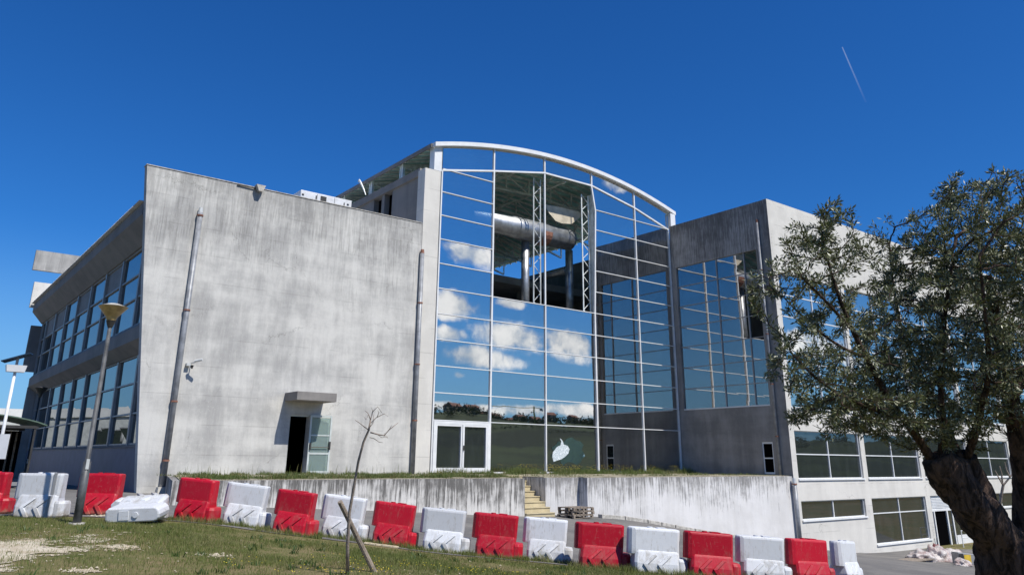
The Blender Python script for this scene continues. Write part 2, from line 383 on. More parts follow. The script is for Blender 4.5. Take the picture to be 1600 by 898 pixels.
# ------------------------------------------------------------------ terrain
CP = [(0, 0, -1.6), (-8, 4, -1.45), (-8, -8, -1.5), (5, -8, -1.75), (6.1, 11.9, -1.68), (2, 9, -1.5), (-4, 15, -1.3), (8.8, 3.5, -1.85), (12, 8, -2.08), (14.5, 5.5, -2.35),
      (20, 5, -2.95), (28, -5, -3.9), (40, -8, -4.9), (88, -8, -5.2), (3.27, 21.7, -1.28), (4.69, 21.8, -1.29), (5.94, 19.2, -1.34), (7.1, 19.0, -1.48), (7.8, 18, -1.60),
      (8.8, 17.5, -1.71), (9.7, 16.8, -1.86), (10.6, 16.1, -1.97), (11.5, 15.25, -2.05), (12.5, 14.6, -2.16), (13.1, 13.6, -2.20), (14.0, 12.8, -2.28), (15., 12.2, -2.36),
      (15.9, 11.4, -2.45), (16.8, 10.8, -2.5), (17.6, 10.3, -2.57), (10.43, 27.1, -1.55), (16.36, 27.1, -1.87), (21.9, 27.1, -2.21), (26.7, 27.1, -2.38),
      (31.8, 27.1, -3.14), (37, 27.1, -3.8), (41.3, 27.1, -4.35), (48, 27.1, -5.1), (58, 27.1, -5.25), (88, 27.1, -5.25), (36, 18, -4.1), (30, 12, -3.5), (48, 12, -5.0), (60, 10, -5.25),
      (8.5, 35.2, -1.35), (8.6, 60, -1.4), (-8, 35, -1.3), (-8, 60, -1.4), (-8, 88, -1.4), (8, 88, -1.4), (30, 88, -1.6), (88, 88, -5.25), (60, 60, -4.5), (2, 30, -1.3), (30, 45, -2.3), (20, 40, -1.9)]
CPa = np.array(CP, float)
def _phi(r): return r*r*np.log(r+1e-9)
_n = len(CPa); _d = np.linalg.norm(CPa[:, None, :2]-CPa[None, :, :2], axis=2)
_A = np.zeros((_n+3, _n+3)); _A[:_n, :_n] = _phi(_d)+np.eye(_n)*1.5; _A[:_n, _n] = 1; _A[:_n, _n+1:] = CPa[:, :2]; _A[_n:, :_n] = _A[:_n, _n:].T
_w = np.linalg.solve(_A, np.concatenate([CPa[:, 2], [0, 0, 0]]))
def G(x, y):
    x = np.atleast_1d(np.asarray(x, float)); y = np.atleast_1d(np.asarray(y, float))
    cx = np.clip(x, -8, 88); cy_ = np.clip(y, -8, 88)
    r = np.sqrt((cx[:, None]-CPa[None, :, 0])**2+(cy_[:, None]-CPa[None, :, 1])**2)
    z = _phi(r)@_w[:_n]+_w[_n]+_w[_n+1]*cx+_w[_n+2]*cy_
    s = np.clip((-y-45)/420, 0, 1); s = s*s*(3-2*s)
    hill = s*(33+6*np.sin(x/140.)+5*np.sin(x/61.+1.3)+2.2*np.sin(x/23.))
    dip = -2.5*np.clip((-y-15)/40, 0, 1)
    return z+hill+dip
def g1(x, y): return float(G(x, y)[0])

def sheet(name, xs, ys, m, dz=0., keep=None, **kw):
    X, Y = np.meshgrid(xs, ys); Z = G(X.ravel(), Y.ravel())+dz
    mb = MB(); mb.v = list(map(tuple, np.stack([X.ravel(), Y.ravel(), Z], 1).tolist())); nx = len(xs)
    for j in range(len(ys)-1):
        for i in range(nx-1):
            if keep is None or keep((xs[i]+xs[i+1])/2, (ys[j]+ys[j+1])/2): mb.f.append((j*nx+i, j*nx+i+1, (j+1)*nx+i+1, (j+1)*nx+i))
    o = obj(name, mb, m, smooth=True); tag(o, kind='structure', **kw); return o
def spaced(a, b, inner0, inner1, st, grow=1.22):
    l = list(np.arange(inner0, inner1+1e-6, st)); s = st; x = inner0
    lo = []
    while x > a: s *= grow; x -= s; lo.append(x)
    s = st; x = inner1; hi = []
    while x < b: s *= grow; x += s; hi.append(x)
    return np.array(lo[::-1]+l+hi)
sheet('ground', spaced(-1600, 1600, -8, 60, .5), spaced(-1300, 1600, -4, 40, .5), M['grass'])

# road: between the barrier row and the walls.  row line runs from upper left to lower right
rowA = np.array([-30., 47.5]); rowB = np.array([45., -12.])
def rowside(x, y, o=0.):                      # >0 on the building side
    d = rowB-rowA; return (-(x-rowA[0])*d[1]+(y-rowA[1])*d[0])/np.linalg.norm(d)-o
mb = MB(); d = (rowB-rowA); L = np.linalg.norm(d); d = d/L; nrm_ = np.array([-d[1], d[0]])
ns = int(L/.5); nt = 60
pts = []
rs = random.Random(5)
for i in range(ns+1):
    wob = .10*sin(i*.9)+.08*sin(i*.37+2)+rs.uniform(-.05, .05)
    for j in range(nt+1):
        t = -.05+wob*(1-j/nt)+j*.62; p = rowA+d*i*L/ns+nrm_*t; pts.append(p)
pts = np.array(pts); Z = G(pts[:, 0], pts[:, 1])+.013
mb.v = np.column_stack([pts, Z]).tolist()
for i in range(ns):
    for j in range(nt):
        c = pts[i*(nt+1)+j]
        if 8.9 < c[0] < 41.2 and c[1] > 28.2: continue
        if c[1] > 28.2 and c[0] > 8.9: continue
        mb.f.append((i*(nt+1)+j, (i+1)*(nt+1)+j, (i+1)*(nt+1)+j+1, i*(nt+1)+j+1))
o = obj('road', mb, M['asphalt'], smooth=True); tag(o, kind='structure')

# sandy patches in the grass
def patch(name, cx, cy_, rx, ry, rot, seed, m):
    from mathutils import noise as mn
    mb = MB(); h = .035; n = int(max(rx, ry)*1.7/h); idx = {}; cells = []
    for i in range(-n, n):
        for j in range(-n, n):
            x, y = i*h, j*h; xr, yr = x*cos(rot)+y*sin(rot), -x*sin(rot)+y*cos(rot)
            q = math.hypot(xr/rx, yr/ry); wx, wy = cx+x, cy_+y
            v = 1-q+.75*mn.noise((wx*1.6, wy*1.6, seed))+.55*mn.noise((wx*6, wy*6, seed))+.35*mn.noise((wx*19, wy*19, seed))
            if v > .12: cells.append((i, j))
    pts = sorted({(i+a, j+b) for i, j in cells for a in (0, 1) for b in (0, 1)}); idx = {p: k for k, p in enumerate(pts)}
    P = np.array(pts, float)*h+np.array([cx, cy_]); z = G(P[:, 0], P[:, 1])+.010; mb.v = np.column_stack([P, z]).tolist()
    mb.f = [(idx[i, j], idx[i+1, j], idx[i+1, j+1], idx[i, j+1]) for i, j in cells]
    return tag(obj(name, mb, m, smooth=True), kind='structure')
def gp(u, v):
    """point of the ground seen at a place of the picture"""
    r_ = ray(u, v); t = 4.
    for _ in range(400):
        p = r_*t
        if p[2] < g1(p[0], p[1]): break
        t += .05
    return p
PATCH = []
for (u, v, rx, ry, s) in [(-32, 868, .95, 2.8, 3), (185, 856, .32, .35, 5), (125, 892, .2, .15, 6), (335, 868, .2, .15, 8), (165, 806, .15, .2, 9)]:
    p = gp(u, v); PATCH.append((p[0], p[1], max(rx, ry)))
    patch('dirt_path' if rx > .9 else 'bare_soil', p[0], p[1], rx, ry, -.66, s, M['dirt'])

# ------------------------------------------------------------------ the building
FY = 35.23
B = thing('school_building', 'large grey concrete building with a mirrored glass atrium under an arched roof', 'building', (21., 45., -1.))
def part(name, mb, m, parent=None, **kw): return obj(name, mb, m, parent or B, **kw)

# --- left block: front wall with slanted left edge and door opening
def fx(z): return 8.58-(z+1.35)*.1153
mb = MB(); z0 = -2.4; ZT = 12.3
d0, d1, dz0, dz1 = 14.70, 15.66, -.68, 1.93
mb.prism([(fx(z0), z0), (d0, z0), (d0, ZT), (fx(ZT), ZT-.03)], FY, FY+.4, 1)
mb.prism([(d0, dz1), (d1, dz1), (d1, ZT), (d0, ZT)], FY, FY+.4, 1)
mb.prism([(d0, z0), (d1, z0), (d1, dz0), (d0, dz0)], FY, FY+.4, 1)
mb.prism([(d1, z0), (21.24, z0), (21.24, ZT+.03), (d1, ZT)], FY, FY+.4, 1)
part('front_wall', mb, M['conc'])
part('wall_coping', MB().prism([(fx(ZT)-.03, ZT-.02), (21.2, ZT+.035), (21.2, ZT+.075), (fx(ZT)-.03, ZT+.02)], FY-.03, FY+.43, 1), M['cap'])
part('door_recess', MB().box(d0-.3, FY+3.6, dz0-.1, d1+.6, FY+3.7, 2.5).box(d0-.35, FY+.41, dz0-.1, d0-.3, FY+3.7, 2.5).box(d1+.6, FY+.41, dz0-.1, d1+.65, FY+3.7, 2.5).box(d0-.35, FY+.41, 2.5, d1+.65, FY+3.7, 2.55).box(d0-.35, FY+.3, dz0-.05, d1+.65, FY+3.7, dz0), M['black'])
part('door_step', MB().box(d0-.1, FY-.35, -.72, d1+.3, FY-.003, -.64), M['cap'])
# canopy over the door
can = part('door_canopy', MB().box(14.34, 33.83, 2.5, 16.26, FY-.003, 2.88), M['conc_dark'], bevel=.015)
# open glazed door leaf
dl = part('door', MB().bar((15.70, FY-.05, -.64), (15.70, FY-.05, 1.93), .08, .05).bar((16.62, FY-.26, -.64), (16.62, FY-.26, 1.93), .08, .05)
          .bar((15.70, FY-.05, 1.90), (16.62, FY-.26, 1.90), .05, .09).bar((15.70, FY-.05, -.58), (16.62, FY-.26, -.58), .05, .14)
          .bar((15.70, FY-.05, 1.05), (16.62, FY-.26, 1.05), .045, .06).bar((15.70, FY-.05, .25), (16.62, FY-.26, .25), .045, .08), M['door'], )
part('glass_pane', MB().bar((15.74, FY-.06, .62), (16.58, FY-.25, .62), .012, 2.42), M['clear'], dl)
part('push_bar', MB().tube([(15.74, FY-.14, .53), (16.60, FY-.33, .53)], .018, 8).box(15.70, FY-.15, .42, 15.77, FY-.07, .72).box(16.55, FY-.36, .42, 16.63, FY-.27, .78), M['lampdark'], dl)
part('door_frame', MB().box(d0-.0+.002, FY+.1, dz0, d0+.05, FY+.16, dz1-.002).box(d0+.05, FY+.1, dz1-.06, d1-.002, FY+.16, dz1-.002), M['door'])

# --- roof slab, floor bands, plinth and windows of the left side
YL0, YL1 = FY+.4, 66.8
part('roof_slab', MB().prism([(7.2, 10.14), (7.2, 10.72), (21.2, 10.72), (21.2, 9.34), (7.92, 9.34)], YL0+.002, YL1, 1), M['conc_dark'])
mb = MB(); ny = int((YL1-YL0)/.13); vs = []; 
for j in range(ny*2+1):
    y = YL0+.05+j*.065; z = 10.76+(.028 if j % 2 else -.018)
    vs += [(7.02, y, z), (21.2, y, z+.25)]
k = len(vs)//2; mb.add(vs, [(2*i, 2*i+1, 2*i+3, 2*i+2) for i in range(k-1)])
part('roof_sheet', mb, M['zinc'])
part('floor_band', MB().prism([(7.86, 4.80), (7.84, 5.36), (7.98, 5.555), (9.6, 5.555), (9.6, 4.38), (8.42, 4.38)], YL0+.002, YL1, 1), M['conc_dark'])
part('plinth_wall', MB().prism([(8.56, -2.2), (8.56, .42), (9.0, .42), (9.0, -2.2)], YL0+.002, YL1, 1), M['navy'])
part('window_sill', MB().prism([(8.50, .42), (8.50, .50), (9.0, .50), (9.0, .42)], YL0+.002, YL1, 1), M['conc_dark'])
part('back_wall', MB().box(9.61, YL0+4.2, -2.2, 20.9, YL1-.002, 9.33), M['interior'])
posts = [YL0+.02, 37.98, 41.75, 45.5, 49.3, 53.1, 56.9, 60.8, 64.6, YL1-.1]
rw = random.Random(3)
def side_window(y0, y1, xa, za, xb, zb, rows, blind):
    """one bay of leaning windows"""
    def pt(y, t, o=0.): return (xa+(xb-xa)*t-o, y, za+(zb-za)*t)
    f = MB(); D_ = .11
    for ya_ in (y0+.003, y1-.113): f.prism([(xa, za), (xa+.2, za), (xb+.2, zb), (xb, zb)], ya_, ya_+.11, 1)
    for r_ in [0.014]+rows+[.986]: f.bar(pt(y0+.113, r_, -D_+.03), pt(y1-.113, r_, -D_+.03), .07, .07, (1, 0, 0))
    ym = (y0+y1)/2
    fr = part('window', f, M['frame'])
    cuts = [0.]+rows+[1.]
    for i in range(len(cuts)-1):
        a, b = cuts[i]+.005, cuts[i+1]-.005; q = rw.uniform(-.012, .012)
        p = MB().add([pt(y0+.113, a, -D_-.01+q), pt(y0+.113, b, -D_-.01), pt(y1-.113, b, -D_-.01), pt(y1-.113, a, -D_-.01-q)], [(0, 1, 2, 3)])
        part('pane', p, M['panelgrey'] if (blind and i == len(cuts)-2) else M['glass_dark'], fr)
for i in range(len(posts)-1):
    side_window(posts[i], posts[i+1], 8.02, 5.55, 7.96, 9.36, [.36, .66], i in (2, 4, 6, 7))
    side_window(posts[i], posts[i+1], 8.55, .50, 8.46, 4.42, [.34, .68], False)
# blades of the far gable
part('gable_wall', MB().prism([(7.86, -2.2), (7.86, 4.78), (21.2, 4.78), (21.2, -2.2)], YL1+.002, YL1+.3, 1), M['conc_shaded'])
part('gable_panel', MB().box(7.30, YL1+.004, 5.85, 8.85, YL1+.3, 9.18).box(8.85, YL1+.01, 4.78, 21.2, YL1+.3, 10.7), M['conc_shaded'])
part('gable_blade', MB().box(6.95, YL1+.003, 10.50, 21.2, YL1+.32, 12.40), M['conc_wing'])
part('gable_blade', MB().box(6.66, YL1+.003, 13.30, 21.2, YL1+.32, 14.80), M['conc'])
part('gable_post', MB().box(14.0, YL1+.35, 10.7, 14.6, YL1+.8, 14.6), M['conc_shaded'])

# --- drain pipes on the front
def drain(x, zt, zb, y=FY-.12, r=.115, cols=(), ctop=True, xo=0., m='pipe'):
    p = part('drain_pipe', MB().tube([(x, y, zb), (x, y, zt)], r, 16), M[m], smooth=True)
    part('pipe_cap', MB().tube([(x, y, zt), (x, y, zt+.22)], [r*.95, r*.75], 12), M['rust' if ctop else 'steelw'], p)
    for c in cols: part('pipe_collar', MB().tube([(x, y, c-.035), (x, y, c+.035)], r*1.22, 14).box(x-.03, y, c-.03, x+.03, y+.12, c+.03), M['rust'], p)
    return p
drain(9.50, 10.55, -1.15, cols=(10.4, 6.1, 2.25, -.1), ctop=False)
part('pipe_foot', MB().box(9.3, FY-.3, -1.5, 9.72, FY-.003, -1.12), M['conc_wing'])
drain(21.23, 10.6, -.66, cols=(7.9, 4.7, 1.9), y=FY-.14)
cm = part('wall_camera', MB().tube([(10.02, FY-.45, 3.93), (10.28, FY-.62, 4.0)], .055, 10).bar((10.0, FY, 3.88), (10.05, FY-.42, 3.88), .04).box(9.78, FY-.2, 3.74, 9.95, FY-.005, 3.86), M['steelw'])
part('camera_dome', MB().tube([(9.98, FY-.3, 3.62), (9.98, FY-.3, 3.76)], [.03, .07], 10), M['lampdark'], cm)
part('wall_plate', MB().box(12.92, FY+.02, ZT+.1, 12.97, FY+.1, ZT+.101), M['cap'])
fl = part('roof_floodlight', MB().bar((11.0, FY-.04, ZT-.06), (12.0, FY-.07, ZT-.05), .04), M['lampdark'])
part('lamp_head', MB().loft([[(12.05+a*.16, FY-.25+b*.12, ZT-.22) for a, b in ((-.6, -.6), (.6, -.6), (.6, .6), (-.6, .6))], [(12.05+a*.22, FY-.15+b*.16, ZT+.10) for a, b in ((-1, -1), (1, -1), (1, 1), (-1, 1))]]), M['cap'], fl)

# --- atrium: pier, side wall, floors
part('pier', MB().box(21.26, FY-.004, -2., 22.30, FY+.75, 15.62), M['conc_wing'], bevel=.01)
part('pier_cladding', MB().box(21.83, FY-.01, 15.63, 22.34, FY+.5, 17.32), M['white'])
sw = part('atrium_side_wall', MB().box(21.5, FY+.76, 10.0, 21.85, 38.9, 15.40).box(21.5, 38.9, 10.0, 21.85, 57.0, 12.7).box(21.5, 40.25, 12.7, 21.85, 40.6, 15.4)
          .box(21.5, 41.6, 12.7, 21.85, 57.0, 15.4).box(21.5, 38.9, 12.7, 21.85, 39.3, 15.4), M['conc_dark'])
part('opening_shade', MB().box(21.86, 39.3, 12.6, 22.2, 41.7, 15.5), M['black'])
part('ring_beam', MB().box(21.36, FY+.76, 15.40, 21.98, 57.0, 15.84), M['conc_dark'])
part('atrium_back_wall', MB().box(21.9, 56.2, -1, 41.9, 56.9, 15.9), M['conc_shaded'])
part('gallery_floor', MB().box(22.0, 43.0, 12.0, 41.7, 47.4, 12.5).box(22., 37.5, 8.0, 41.7, 47.4, 8.3).box(22.0, 42.8, 8.3, 24.5, 47.4, 12.0).box(30.5, 44.2, 8.3, 31.1, 44.9, 12.0).box(35.5, 44.2, 8.3, 36.1, 44.9, 12.0), M['interior'])
part('roof_plant_box', MB().box(35.5, 56.3, 15.91, 37.4, 56.8, 17.0), M['steelw'])
part('atrium_inner_wall', MB().box(41.95, FY+.9, -1, 42.2, 57.0, 15.3), M['conc_shaded'])

XC = [22.37, 26.05, 30.05, 34.15, 38.2, 41.66]
CH = [15.72, 16.55, 17.38, 17.45, 16.74, 15.80]
def chord(x): return float(np.interp(x, XC, CH))
def arch(x): return 18.62-1.32*((x-32.0)/9.7)**2
ROWS = [-.56, 1.98]+[3.365+1.384*k for k in range(10)]
cw = part('curtain_wall', (lambda mb: [mb.box(x-.036, FY-.06, -.6, x+.036, FY+.06, (8.9 if i == 2 else chord(x)-.03)) for i, x in enumerate(XC) if i not in (1, 3, 5)] and mb)(MB())
          .box(26.0, FY-.06, -.6, 26.1, FY+.06, chord(26.05)-.03).box(34.10, FY-.06, -.6, 34.20, FY+.06, 8.9)
          .bar((34.15, FY, 8.9), (34.42, FY, 15.75), .10, .12).bar((34.42, FY, 15.75), (34.12, FY, 17.4), .10, .12).box(41.6, FY-.06, -.6, 41.68, FY+.06, 15.7), M['white'])
tr = MB()
for z in ROWS[1:]:
    for i in range(5):
        if i in (1, 2) and z > 9.0: continue
        a, b = XC[i]+.046, XC[i+1]-.046
        if z > 15.6:
            if i == 0: pass
            elif i == 4: a, b = XC[4]+.046, 41.5
            elif i == 3: a = 34.46
        elif i == 3 and z > 9.: a = 34.15+.05+.27*(z-8.9)/6.85
        tr.box(a, FY-.05, z-.020, b, FY+.04, z+.020)
part('transom', tr, M['white'], cw)
ch = MB()
for i in range(5): ch.bar((XC[i], FY, CH[i]), (XC[i+1], FY, CH[i+1]), .11, .10)
part('arch_chord', ch, M['white'], cw)
tm = MB()
for i in range(1, 5): tm.bar((XC[i], FY, CH[i]+.05), (XC[i], FY, arch(XC[i])-.1), .09, .10)
part('top_mullion', tm, M['white'], cw)
part('ground_rail', MB().box(24.1+2., FY-.09, -.64, 41.66, FY+.1, -.565), M['white'], cw)
rp = random.Random(8)
def pane(poly, m=None):
    a, b, c = rp.uniform(-.006, .006), rp.uniform(-.0016, .0016), rp.uniform(-.0022, .0022)
    cx = sum(p[0] for p in poly)/len(poly); cz = sum(p[1] for p in poly)/len(poly)
    v = [(p[0], FY+.02+b*(p[0]-cx)+c*(p[1]-cz), p[1]) for p in poly]
    v2 = [(x, y+.02, z) for x, y, z in v]; n = len(v)
    area = sum(poly[i][0]*poly[(i+1) % n][1]-poly[(i+1) % n][0]*poly[i][1] for i in range(n))
    fs = [tuple(range(n)), tuple(range(n, 2*n))[::-1]]
    if area < 0: fs = [f[::-1] for f in fs]
    return part('glass_pane', MB().add(v+v2, fs), m or M['glass'], cw)
for i in range(5):
    a, b = XC[i]+.03, XC[i+1]-.03
    if i == 3: a = 34.24
    for j in range(len(ROWS)-1):
        z0, z1 = ROWS[j]+.02, ROWS[j+1]-.02
        if i == 0 and j == 0: continue
        if i in (1, 2) and z0 > 8.5: continue
        aa = a+.27*(max(z0-8.9, 0)/6.85) if i == 3 else a
        pane([(aa, z0), (b, z0), (b, z1), (aa, z1)])
    zt = ROWS[-1]+.02
    if i == 0: pane([(a, zt), (b, zt), (b, chord(b)-.03)])
    if i == 3: pane([(34.5, zt), (b, zt), (b, chord(b)-.03), (34.2, chord(34.2)-.04)])
    if i == 4: pane([(a, zt), (41.5, zt-.02), (a, chord(a)-.03)])
    a, b = XC[i]+.04, XC[i+1]-.04
    pane([(a, chord(a)+.03), (b, chord(b)+.03), (b, arch(b)-.1), ((a+b)/2, arch((a+b)/2)-.1), (a, arch(a)-.1)])
# entrance double door in the first bay
de = part('entrance_door', MB().box(22.42, FY-.10, -.6, 22.56, FY+.06, 1.94).box(25.86, FY-.10, -.6, 26.0, FY+.06, 1.94).box(22.56, FY-.10, 1.80, 25.86, FY+.06, 1.94)
          .box(22.56, FY-.10, -.6, 25.86, FY+.06, -.36).box(24.12, FY-.10, -.36, 24.20, FY+.06, 1.80).box(24.23, FY-.11, -.36, 24.34, FY+.05, 1.80)
          .box(22.56, FY-.09, -.36, 22.64, FY+.05, 1.80).box(25.76, FY-.09, -.36, 25.86, FY+.05, 1.80).box(22.64, FY-.09, 1.70, 24.12, FY+.05, 1.80).box(24.34, FY-.09, 1.70, 25.76, FY+.05, 1.80), M['white'])
part('glass_pane', MB().box(22.64, FY, -.36, 24.12, FY+.02, 1.70), M['glass_low'], de)
part('glass_pane', MB().box(24.34, FY+.0, -.36, 25.76, FY+.021, 1.70), M['glass_low'], de)
part('door_handle', MB().box(24.26, FY-.17, .5, 24.31, FY-.111, .75), M['lampdark'], de)
# broken lower pane
r = random.Random(4)
def blob(cx, cz, rx, rz, y, n, jag, seed):
    r = random.Random(seed); P = []
    for i in range(n):
        t = -2*pi*i/n; q = 1+r.uniform(-jag, jag); P.append((cx+rx*q*cos(t), y, cz+rz*q*sin(t)))
    return MB().add(P, [tuple(range(n))[::-1]])
c = onY(880, 707, FY); 
part('cracked_glass', blob(c[0]+.5, c[2]+.05, 1.25, .72, FY+.006, 22, .22, 3), M['frost'], cw)
hole = MB()
hp = [(863, 713), (864, 706), (870, 698), (876, 695), (877, 689), (875, 684), (879, 688), (881, 694), (887, 696), (890, 701), (888, 708), (883, 713), (877, 717), (870, 719), (865, 721)]
hole.add([tuple(onY(u, v, FY-.001)) for u, v in hp], [tuple(range(len(hp)))])
part('smashed_glass', hole, M['crazed'], cw)

# --- arched roof
NA = 32; XR0, XR1 = 21.72, 42.30
xs = np.linspace(XR0, XR1, NA+1)
def arch_strip(mb, y0, y1, t0, t1, x0=XR0, x1=XR1, n=NA):
    X = np.linspace(x0, x1, n+1); k = len(mb.v)
    for x in X:
        z = arch(x); mb.v += [(x, y0, z+t0), (x, y1, z+t0), (x, y1, z+t1), (x, y0, z+t1)]
    for i in range(n):
        a = k+4*i; b = a+4
        mb.f += [(a, a+1, b+1, b), (a+1, a+2, b+2, b+1), (a+2, a+3, b+3, b+2), (a+3, a, b, b+3)]
    mb.f += [(k, k+3, k+2, k+1), (k+4*n, k+4*n+1, k+4*n+2, k+4*n+3)]
    return mb
rf = part('arched_roof', arch_strip(MB(), 35.32, 57.0, -.06, .06), M['deck'])
part('roof_edge', arch_strip(MB(), 34.98, 35.30, -.16, .09), M['white'], rf)
ribs = MB(); y = 35.9
while y < 56.8: arch_strip(ribs, y, y+.06, -.20, -.063); y += .8
part('deck_rib', ribs, M['steel'], rf)
part('eave_fascia', MB().box(21.64, 35.31, arch(21.72)-.16, 21.72-.002, 57.0, arch(21.72)+.09), M['conc_dark'], rf)
part('roof_edge_post', MB().box(41.72, 35.0, 15.9, 42.22, 35.3, arch(42)-.21), M['white'], rf)
tz = MB()
for yt in (38.95, 42.85, 46.7, 50.6, 54.5):
    tm_ = [22.0+i*(41.6-22.0)/10 for i in range(11)]
    lo = [arch(x)-1.35+.0*x for x in tm_]; hi = [arch(x)-.25 for x in tm_]
    for i in range(11):
        tz.bar((tm_[i], yt, lo[i]), (tm_[i], yt, hi[i]), .09, .09)
        if i < 10:
            tz.bar((tm_[i], yt, lo[i]), (tm_[i+1], yt, lo[i+1]), .14, .12); tz.bar((tm_[i], yt, hi[i]), (tm_[i+1], yt, hi[i+1]), .12, .12)
            tz.bar((tm_[i], yt, lo[i] if i % 2 else hi[i]), (tm_[i+1], yt, hi[i+1] if i % 2 else lo[i+1]), .08, .08)
    tz.bar((21.95, yt, 15.85), (21.95, yt, 17.1), .16, .16); tz.bar((21.95, yt+.3, 15.85), (21.95, yt+.3, 17.1), .10, .10)
for xb in (24., 28., 32., 36., 40.):       # bracing along the vault
    for ya, yb in ((35.4, 38.95), (38.95, 42.85), (42.85, 46.7), (46.7, 50.6), (50.6, 54.5)):
        tz.bar((xb, ya, arch(xb)-1.35), (xb, yb, arch(xb)-.3), .07, .07); tz.bar((xb, ya, arch(xb)-.3), (xb, yb, arch(xb)-1.35), .07, .07)
        tz.bar((xb, ya, arch(xb)-1.35), (xb, yb, arch(xb)-1.35), .08, .08)
part('roof_truss', tz, M['steel'], rf)
part('torn_membrane', MB().add([tuple(onY(*p, 36.6)) for p in [(850, 319), (878, 324), (911, 333), (905, 341), (893, 350), (878, 349), (868, 345), (858, 333)]], [tuple(range(8))]), M['cloth'], rf)
part('loose_flashing', MB().tube([(21.5, 44.0, 17.25), (21.42, 43.7, 17.3), (21.4, 43.4, 17.0), (21.42, 43.0, 16.5), (21.45, 42.7, 16.0)], [.03, .06, .07, .05, .03], 6), M['steel'], rf)
# lattice masts behind the opening and the big duct
def lattice(x, y, z0, z1, w):
    l = MB()
    for sx_ in (-w/2, w/2): l.tube([(x+sx_, y, z0), (x+sx_, y, z1)], .045, 8)
    n = int((z1-z0)/.55)
    for i in range(n):
        za, zb = z0+(z1-z0)*i/n, z0+(z1-z0)*(i+1)/n; s_ = 1 if i % 2 else -1
        l.bar((x-s_*w/2, y, za), (x+s_*w/2, y, zb), .035)
    return l
part('lattice_mast', lattice(29.85, 35.75, 8.6, 17.1, .55), M['steelw'])
part('lattice_mast', lattice(34.0, 35.75, 8.6, 16.9, .6), M['steel'])
part('opening_post', MB().box(30.0, FY-.05, 8.93, 30.09, FY+.05, 17.3), M['white'])
du = part('air_duct', MB().tube([(22.4, 37.4, 14.15), (28.9, 37.4, 14.15), (29.05, 37.4, 14.15), (34.1, 37.4, 14.15)], [.66, .66, .71, .71], 20), M['galv'], smooth=True)
part('duct_rust', MB().tube([(31.3, 37.4, 14.1), (32.0, 37.4, 14.1)], .715, 20), M['rust'], du)
part('steel_column', MB().tube([(30.5, 37.7, 8.0), (30.5, 37.7, 13.7)], .26, 16), M['galv'], smooth=True)
part('steel_column', MB().tube([(34.75, 38.2, 8.0), (34.75, 38.2, 13.7)], .26, 16), M['galv'], smooth=True)
part('air_duct', MB().tube([(22.3, 43.2, 13.3), (30.2, 43.2, 13.3)], .34, 16), M['galv'], smooth=True)
part('air_duct', MB().tube([(36.5, 40.5, 13.0), (36.5, 46., 13.0)], .3, 14), M['galv'], smooth=True)
part('opening_edge', MB().box(34.5, 35.5, 8.9, 34.9, 35.9, 17.0), M['steel'])

# --- right wing
WX, WY, XE = 41.7, 27.1, 88.
part('wing_side_parapet', MB().box(WX, WY+.003, 12.93, WX+.35, FY-.07, 16.03), M['conc_parapet'])
part('wing_front_parapet', MB().prism([(WX+.004, 11.37), (WX+.004, 16.05), (XE, 16.05), (XE, 11.37)], WY, WY+.35, 1), M['conc_wing'])
part('wing_roof', MB().box(WX+.36, WY+.36, 14.9, XE, 46., 15.2), M['conc_dark'])
part('corner_pier', MB().box(WX+.0, WY+.004, 3.28, WX+.5, 28.2, 12.928).box(WX-.002, WY+.002, -5.6, WX+.5, 28.19, 3.277), M['conc_shaded'])
part('corner_face', MB().box(WX+.002, WY-.0, -5.6, WX+.512, WY+.0035, 11.368), M['conc_wing'])  # thin plate of lighter concrete paints the pier's sunlit front
part('wing_side_wall', MB().box(WX+.02, 28.192, -1.2, WX+.4, 28.28, 3.27).box(WX+.02, 29.02, -1.2, WX+.4, FY+.3, 3.27).box(WX+.02, 28.28, 1.2, WX+.4, 29.02, 3.27).box(WX+.02, 28.28, -1.2, WX+.4, 29.02, -.6), M['conc_shaded'])
part('corner_column', MB().box(WX+.0, 34.78, 3.272, WX+.4, FY-.07, 12.928), M['conc_shaded'])
w = part('window', MB().box(WX+.05, 28.28, -.6, WX+.12, 28.35, 1.2).box(WX+.05, 28.95, -.6, WX+.12, 29.02, 1.2).box(WX+.05, 28.35, 1.1, WX+.12, 28.95, 1.2).box(WX+.05, 28.35, -.6, WX+.12, 28.95, -.5).box(WX+.05, 28.35, .25, WX+.12, 28.95, .32), M['white'])
part('pane', MB().box(WX+.08, 28.3, -.6, WX+.1, 29.0, 1.18), M['black'], w)
sg = MB()
for yv in (29.22, 31.4): sg.box(WX+.06, yv-.035, 3.30, WX+.17, yv+.035, 12.92)
for k in range(1, 7): sg.box(WX+.07, 28.21, 3.27+1.38*k-.022, WX+.15, 34.77, 3.27+1.38*k+.022)
sgo = part('side_glazing', sg, M['frame'])
ys_ = [28.21, 29.22, 31.4, 34.77]
for i in range(3):
    for k in range(7):
        q = rp.uniform(-.004, .004)
        part('glass_pane', MB().add([(WX+.12+q, ys_[i], 3.27+1.38*k), (WX+.12, ys_[i], 4.65+1.38*k), (WX+.12, ys_[i+1], 4.65+1.38*k), (WX+.12-q, ys_[i+1], 3.27+1.38*k)], [(0, 1, 2, 3)]), M['glass_dark'] if i == 0 and k > 3 else M['glass'], sgo)
part('window_rail', MB().box(WX+.0, 28.2, 3.275, WX+.18, 34.775, 3.35), M['white'])
drain(WX-.1, 14.6, -.66, y=27.85, r=.085, cols=(11.5, 7.5, 4.5, 1.5))
drain(41.35, -1.0, -4.4, y=26.85, r=.12, cols=(-1.1,), ctop=False)

